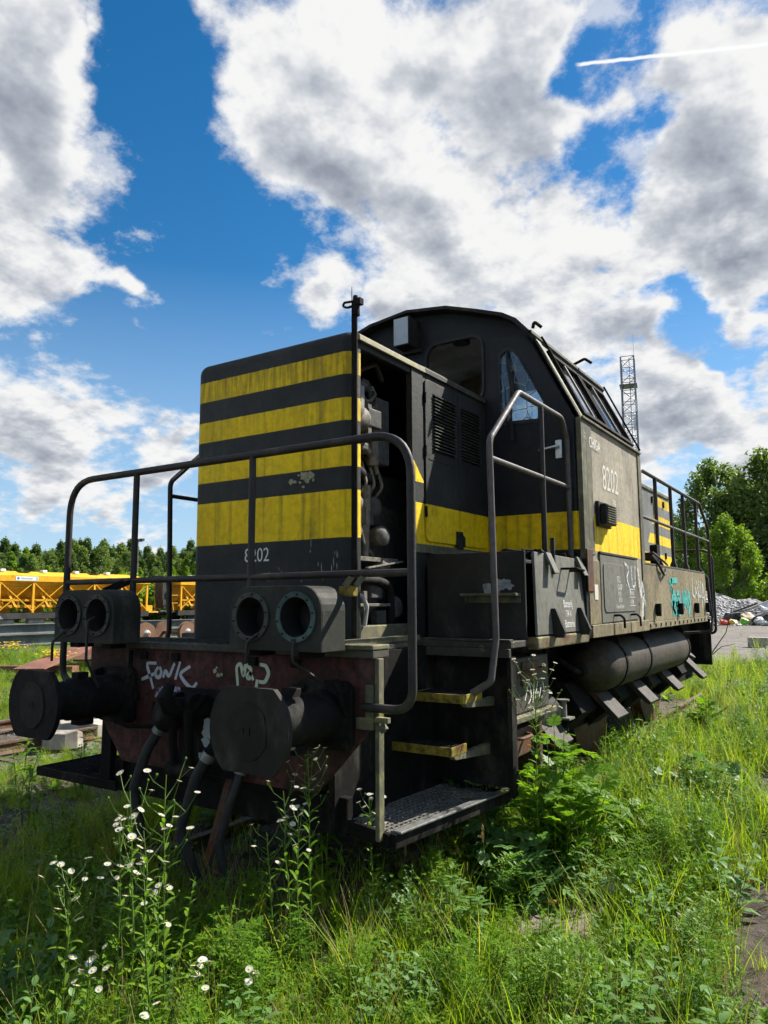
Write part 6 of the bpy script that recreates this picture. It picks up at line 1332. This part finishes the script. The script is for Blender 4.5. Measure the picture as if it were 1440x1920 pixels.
fleabane(1.01, -0.63, 0.70, 8, 4, 'shorter fleabane between the two tall ones on the left', (0.03, 0.0), 1, 22)
fleabane(1.00, 0.19, 0.84, 16, 5, 'bushy fleabane standing in front of the right buffer', (-0.02, -0.06), 2, 44)
fleabane(1.07, 0.16, 0.75, 10, 13, 'fleabane crowding against the bushy one in front of the buffer', (0.03, -0.05), 1, 22)
fleabane(0.98, 0.37, 1.00, 14, 6, 'tallest fleabane just right of the buffer plate, against the dark frame', (0.03, -0.08), 1, 30)
fleabane(1.06, 0.80, 0.72, 11, 7, 'slender fleabane in front of the sagging foot plate', (0.02, -0.08), 1, 22)
fleabane(1.62, 1.74, 1.33, 28, 8, 'tall branching fleabane growing out of the shrub beside the sand box', (0.0, 0.0), 1, 44)
fleabane(0.98, -0.90, 0.50, 9, 9, 'short fleabane in the bottom left corner of the foreground', (0.03, 0.0), 1, 20)
fleabane(1.19, -0.57, 0.42, 6, 10, 'tiny fleabane low in the grass below the bushy one', (0, 0), 1, 14)
fleabane(1.25, -0.34, 0.30, 6, 11, 'small fleabane low in the grass, bottom centre', (0, 0), 1, 10)
fleabane(1.17, -0.78, 0.36, 5, 14, 'small fleabane at the bottom edge below the tall tiered one', (0, 0), 1, 12)

# small yellow flower stalks
def stalk(x, y, h, label, seed):
    rr = random.Random(seed); z0 = float(gz(x, y)); P = empty('grass_stalk', (x, y, z0)); tag(P, label, 'grass stalk', 'single tall grass stalks')
    lx, ly = rr.uniform(-.12, .12) * h, rr.uniform(-.12, .12) * h
    MB().tube([(0, 0, -.02), (lx * .3, ly * .3, h * .5), (lx, ly, h)], [0.002, 0.0016, 0.001], 5).build('stem', m_stem, P, 0, 2, 60)
    V, F = [], []
    for k in range(26):
        t = k / 26; blade(V, F, (lx * (1 - .2 * t), ly * (1 - .2 * t), h * (0.84 + 0.16 * t)), 2.4 * k, 0.35, 0.035 * (1.1 - .5 * t), 0.006, 0.1, 2)
    o = bpy.data.objects.new('seed_head', arrays_mesh('seed_head', V, F, m_dry, False)); link(o, P)
for k, (x, y, h, lab) in enumerate(((0.25, 0.72, 0.40, 'pale grass seed head standing before the dark space under the frame'), (0.43, 0.35, 0.24, 'bent grass seed head beside the straight fleabane'),
        (1.05, 1.10, 0.42, 'grass seed head in front of the foot plate corner'), (1.52, 1.22, 0.55, 'green grass stalk in front of the shrub by the slab'),
        (1.75, 3.4, 0.60, 'grass seed head beside the wheel guards'), (0.15, 0.9, 0.50, 'thin dark grass stalk under the right buffer'))): stalk(x, y, h, lab, 60 + k)

# ---------------------------------------------------------------- lobed shrubs with single leaves
def lobed_leaf(Ln, seed):
    rr = random.Random(seed); V, F = [], []
    tri_tube(V, F, (0, 0, 0), (Ln * 0.9, 0, 0.0), 0.0018, 0.0008)
    for k in range(4):
        t = 0.25 + 0.62 * k / 4
        for s in (-1, 1): leafshape(V, F, (Ln * t, 0, 0.0), s * rr.uniform(0.75, 1.05), rr.uniform(-.05, .25), Ln * 0.36 * (1.15 - 0.5 * abs(t - .45)), Ln * 0.17, rr.uniform(.1, .5), 0.12, 3)
    leafshape(V, F, (Ln * 0.82, 0, 0.0), 0.0, 0.1, Ln * 0.36, Ln * 0.22, 0.4, 0.12, 3)
    return V, F
LEAVES_A = [arrays_mesh('lobed_leaf', *lobed_leaf(0.195, 90 + k), m_weed, True) for k in range(3)]
LEAVES_B = [arrays_mesh('lobed_leaf', *lobed_leaf(0.20, 95 + k), m_weedb, True) for k in range(3)]
def narrow_leaf(Ln, w): V, F = [], []; leafshape(V, F, (0, 0, 0), 0, 0.15, Ln, w, 0.8, 0.25, 5); return V, F
LEAVES_N = [arrays_mesh('narrow_leaf', *narrow_leaf(0.14, 0.035), m_weed, True)]
def shrub(name, x, y, h, rad, nst, nleaf, label, leaves, seed, group='leafy shrubs beside the locomotive', lean=(0, 0)):
    rr = random.Random(seed); z0 = float(gz(x, y)); P = empty(name, (x, y, z0)); tag(P, label, 'shrub', group); per = max(1, nleaf // nst)
    for s in range(nst):
        a = 2.4 * s + rr.uniform(-.4, .4); rr_ = rad * math.sqrt((s + 0.3) / nst); hh = h * (1.05 - 0.45 * (rr_ / rad) ** 1.5) * rr.uniform(.85, 1.08)
        tip = Vector((math.cos(a) * rr_ + lean[0], math.sin(a) * rr_ + lean[1], hh)); base = Vector((math.cos(a) * rr_ * 0.35, math.sin(a) * rr_ * 0.35, -0.03)); mid = base.lerp(tip, 0.5) + Vector((0, 0, 0.06 * h))
        MB().tube([base, mid, tip], [0.006, 0.004, 0.002], 5).build('stem', m_stem, P, 0, 2, 60)
        for k in range(per):
            t = 0.22 + 0.80 * k / per; p = base.lerp(mid, min(1, 2 * t)) if t < .5 else mid.lerp(tip, min(1, 2 * t - 1))
            o = bpy.data.objects.new('leaf', rr.choice(leaves)); link(o, P); o.location = p
            o.rotation_euler = (rr.uniform(-.35, .35), rr.uniform(-0.75, 0.45), a + 2.4 * k + rr.uniform(-.5, .5)); q = rr.uniform(.65, 1.15) * (1.1 - 0.35 * t); o.scale = (q, q, q)
    return P
shrub('leafy_shrub', 1.63, 2.08, 0.90, 0.36, 20, 290, 'big green lobed leaf shrub beside the foot plate and sand box', LEAVES_A, 5)
shrub('leafy_shrub', 1.24, 1.86, 0.72, 0.20, 7, 46, 'pale bluish lobed plant reaching over the foot plate edge', LEAVES_B, 6, lean=(-0.05, -0.05))
shrub('leafy_shrub', 1.60, 1.62, 0.42, 0.26, 9, 72, 'low pale lobed plant in front of the foot plate', LEAVES_B, 7, lean=(-.05, -.1))
shrub('leafy_shrub', 1.22, 0.85, 0.22, 0.22, 7, 36, 'spreading lobed weed below the front corner of the foot plate', LEAVES_B, 8)
shrub('leafy_shrub', 1.85, 2.75, 0.40, 0.32, 9, 80, 'green lobed weed right of the big shrub', LEAVES_A, 9)
shrub('leafy_shrub', 2.05, 4.25, 0.42, 0.45, 9, 80, 'pale leafy weed patch in the grass beside the wheel guards', LEAVES_B, 10)
shrub('leafy_shrub', 0.60, 0.95, 0.50, 0.14, 4, 40, 'dark green narrow leaved plant beside the tallest fleabane', LEAVES_N, 11)
shrub('leafy_shrub', 0.12, -0.72, 0.26, 0.20, 6, 36, 'green weed in the bottom left corner', LEAVES_A, 12)
shrub('leafy_shrub', 0.75, -0.05, 0.22, 0.20, 6, 34, 'clover leaved weed between the fleabanes at bottom left', LEAVES_A, 13)
shrub('leafy_shrub', -2.75, 1.70, 0.62, 0.14, 4, 60, 'fresh green upright weed left of the left foot plate', LEAVES_N, 14)
shrub('leafy_shrub', -3.3, 1.45, 0.60, 0.16, 4, 60, 'second fresh green weed at the left of the foot plate', LEAVES_N, 15)
shrub('leafy_shrub', -3.9, 3.0, 0.75, 0.30, 7, 80, 'weedy clump beside the rail behind the left buffer', LEAVES_N, 16)
shrub('leafy_shrub', 1.56, 7.6, 0.62, 0.20, 5, 46, 'sunlit weed under the far end of the air tank', LEAVES_A, 17)
for k, (x, y) in enumerate(((-1.35, 0.55), (-1.75, 0.15), (-2.3, 0.9))):
    shrub('leafy_shrub', x, y, 0.48, 0.12, 4, 44, ('dark spiky weed under the left foot plate', 'dark weed in the shade left of the brake hoses', 'tall spiky weed at the left edge in the shade')[k], LEAVES_N, 30 + k)
# yellow ragwort far left
for k, (x, y, lab) in enumerate(((-18.5, 10.2, 'yellow flowering clump at the left edge beyond the buffer'), (-13.8, 8.6, 'yellow green flowering weed right above the left buffer'), (-17.0, 12.4, 'tall grey green weed clump left of the lamp box'))):
    P = shrub('flowering_weed', x, y, 0.55, 0.45, 9, 90, lab, LEAVES_N if k < 2 else LEAVES_B, 40 + k, 'flowering weeds beyond the left track')
    if k < 2:
        V, F = [], []
        for q in range(110): leafshape(V, F, (rd.gauss(0, .20), rd.gauss(0, .20), rd.uniform(.40, .60)), rd.uniform(0, 6), 0.3, 0.07, 0.06, .3)
        o = bpy.data.objects.new('blossom', arrays_mesh('blossom', V, F, m_yflow, False)); link(o, P); tag(o, kind='stuff')

# ================================================================ TREES
m_bark = paint('grey_bark', (0.13, 0.115, 0.095), dirt_amt=0.4, streak=0.4); m_birch = paint('birch_bark', (0.42, 0.40, 0.36), dirt_amt=0.35, streak=0.1)
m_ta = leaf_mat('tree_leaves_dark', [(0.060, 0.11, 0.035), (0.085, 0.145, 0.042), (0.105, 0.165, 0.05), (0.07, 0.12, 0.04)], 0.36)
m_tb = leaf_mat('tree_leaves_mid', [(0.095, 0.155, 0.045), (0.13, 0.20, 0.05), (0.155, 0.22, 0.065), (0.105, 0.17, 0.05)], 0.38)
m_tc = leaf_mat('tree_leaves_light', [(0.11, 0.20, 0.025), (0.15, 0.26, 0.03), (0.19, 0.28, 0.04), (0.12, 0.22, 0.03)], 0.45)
def tree_meshes(seed, H, Rm, ncl, nleaf, leaf, mat, bark, t0=0.18, peak=0.45, cl=0.16, upright=False):
    g = np.random.default_rng(seed); tr_ = MB(); tr_.tube([(0, 0, -0.2), (g.normal(0, .02) * H, g.normal(0, .02) * H, H * 0.5), (0, 0, H * 0.93)], [H * 0.018, H * 0.012, H * 0.003], 7)
    Vs, C_ = [], []
    for k in range(ncl):
        t = t0 + (1 - t0) * (k + g.random()) / ncl; tt = (t - t0) / (1 - t0)
        rad = Rm * (min(tt / peak, 1) ** 0.6) * (1 - max(0, (tt - peak) / (1 - peak)) ** 1.6) + 0.10 * Rm
        a = g.uniform(0, 6.283); r = rad * (0.25 + 0.75 * g.random() ** 0.6); c = np.array([r * math.cos(a), r * math.sin(a), H * t]); C_.append(c)
        zb = max(H * 0.12, H * t - (r * 0.9 if not upright else r * 2.2)); s0 = Vector((0, 0, zb)); e0 = Vector(c)
        tr_.tube([s0, s0.lerp(e0, 0.5) + Vector((0, 0, 0.05 * H * (0.5 - g.random()))), e0], [H * 0.006 * (1.2 - tt), H * 0.004 * (1.2 - tt), H * 0.0012], 5)
        sr = Rm * cl * g.uniform(0.7, 1.5); nl = int(nleaf / ncl * g.uniform(0.6, 1.4))
        pp = g.normal(0, 1, (nl, 3)); pp /= np.linalg.norm(pp, axis=1)[:, None] + 1e-9; pp *= (g.random(nl) ** 0.45)[:, None] * sr; pp[:, 2] *= 1.5 if upright else 0.75
        Vs.append(c + pp)
    Pt = np.concatenate(Vs); n = len(Pt); sz = leaf * g.uniform(0.5, 1.25, n)
    nrm = g.normal(0, 1, (n, 3)) + np.array([0, 0, 0.5]); nrm /= np.linalg.norm(nrm, axis=1)[:, None]
    u = np.cross(nrm, g.normal(0, 1, (n, 3))); u /= np.linalg.norm(u, axis=1)[:, None]; w = np.cross(nrm, u)
    u = u * sz[:, None]; w = w * (sz * 0.55)[:, None]
    V = np.stack([Pt - u, Pt + w * 0.9, Pt + u, Pt - w * 0.9], 1).reshape(-1, 3); F = np.arange(4 * n).reshape(-1, 4)
    return tr_.mesh('trunk', [bark]), arrays_mesh('crown', V, F, mat)
def plant_tree(nm, ms, x, y, s, rot, label, group, sz=1.0):
    T = empty(nm, (x, y, -0.12), rot); tag(T, label, 'tree', group); T.scale = (s * sz, s * sz, s)
    for n_, me in zip(('trunk', 'crown'), ms): o = bpy.data.objects.new(n_, me); link(o, T)
    return T
def polar(az, r): return CAM.x + r * math.sin(R(az)), CAM.y + r * math.cos(R(az))
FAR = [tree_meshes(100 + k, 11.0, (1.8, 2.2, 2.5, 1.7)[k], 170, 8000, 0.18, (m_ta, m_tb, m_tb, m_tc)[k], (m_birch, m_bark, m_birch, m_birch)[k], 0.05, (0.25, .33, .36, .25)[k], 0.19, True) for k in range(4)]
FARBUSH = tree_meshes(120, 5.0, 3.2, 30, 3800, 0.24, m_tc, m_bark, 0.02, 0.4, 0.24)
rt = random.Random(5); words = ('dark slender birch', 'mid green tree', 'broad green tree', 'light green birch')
ORD = ('first second third fourth fifth sixth seventh eighth ninth tenth eleventh twelfth thirteenth fourteenth fifteenth sixteenth seventeenth eighteenth nineteenth twentieth').split() + ['%dth' % k if k % 10 not in (1, 2, 3) else '%d%s' % (k, ('st', 'nd', 'rd')[k % 10 - 1]) for k in range(21, 60)]
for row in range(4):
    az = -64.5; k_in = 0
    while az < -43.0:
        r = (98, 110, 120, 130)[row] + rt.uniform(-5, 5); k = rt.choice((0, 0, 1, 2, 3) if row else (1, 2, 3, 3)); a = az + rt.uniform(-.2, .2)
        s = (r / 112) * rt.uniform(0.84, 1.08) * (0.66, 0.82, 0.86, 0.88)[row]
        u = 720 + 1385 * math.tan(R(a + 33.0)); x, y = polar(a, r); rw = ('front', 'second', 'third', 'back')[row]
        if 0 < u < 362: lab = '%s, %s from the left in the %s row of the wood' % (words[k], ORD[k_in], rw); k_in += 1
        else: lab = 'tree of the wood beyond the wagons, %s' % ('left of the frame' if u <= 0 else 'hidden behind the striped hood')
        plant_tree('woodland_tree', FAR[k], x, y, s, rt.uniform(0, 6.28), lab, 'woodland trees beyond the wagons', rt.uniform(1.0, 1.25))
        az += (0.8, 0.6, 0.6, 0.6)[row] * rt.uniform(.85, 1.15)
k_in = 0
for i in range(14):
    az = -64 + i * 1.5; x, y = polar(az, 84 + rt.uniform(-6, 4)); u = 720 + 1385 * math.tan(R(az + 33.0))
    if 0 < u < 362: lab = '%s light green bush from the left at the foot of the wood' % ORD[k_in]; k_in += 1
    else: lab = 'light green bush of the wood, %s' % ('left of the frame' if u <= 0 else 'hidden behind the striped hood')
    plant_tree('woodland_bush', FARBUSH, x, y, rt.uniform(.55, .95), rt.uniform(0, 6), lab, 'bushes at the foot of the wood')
RT = [tree_meshes(200, 13.5, 4.2, 75, 15000, 0.20, m_tb, m_bark, 0.10, 0.42, 0.20, True), tree_meshes(201, 12.0, 4.6, 75, 15000, 0.20, m_ta, m_bark, 0.08, 0.40, 0.20, True),
      tree_meshes(202, 8.0, 3.2, 60, 13000, 0.15, m_tc, m_bark, 0.02, 0.35, 0.20, True), tree_meshes(203, 4.5, 3.6, 50, 11000, 0.15, m_tb, m_bark, 0.0, 0.35, 0.24)]
for (a, r, k, s, sq, lab) in [(-8.6, 72, 0, 1.10, 1.0, 'tall willow with ragged top behind the rear handrail'), (-5.3, 70, 0, 1.12, 1.05, 'tallest willow at the right edge of the trees'), (-2.3, 71, 1, 1.1, 1.1, 'dark tree just outside the right edge of the wood'),
        (-11.6, 76, 1, 0.86, 0.9, 'dark tree just right of the rear hood'), (-10.2, 66, 2, 0.95, 0.9, 'light green young tree seen through the rear handrail'), (-7.9, 60, 2, 0.98, 0.95, 'bright yellow green willow in front of the taller trees'),
        (-6.6, 74, 1, 1.05, 1.0, 'dark tree behind the bright willow'), (-5.9, 68, 3, 1.05, 1.1, 'round dark green bush behind the gravel heap'), (-3.9, 67, 3, 1.15, 1.1, 'broad bush behind the grey bin'), (-10.9, 69, 3, 0.9, 1.1, 'low dark bush left of the gravel heap'),
        (-8.4, 70, 3, 0.85, 1.1, 'dark bush straight behind the gravel heap'), (-13.6, 84, 1, 0.72, 1.0, 'small dark tree hidden partly by the rear hood'), (-4.4, 78, 1, 1.2, 1.1, 'dark tall tree filling the gap behind the tallest willow'), (-15.4, 92, 0, 0.6, 1.0, 'distant tree low behind the rear hood'), (1.0, 72, 0, 1.1, 1.0, 'willow beyond the right edge of the dirt yard'), (-7.2, 82, 0, 1.0, 1.2, 'hidden tall tree at the back of the wood on the right')]:
    r *= 1.18; s *= 0.90 * 1.18; x, y = polar(a, r); plant_tree('broadleaf_tree' if k != 3 else 'bush', RT[k], x, y, s, a * 1.7, lab, 'trees beyond the dirt yard', sq)
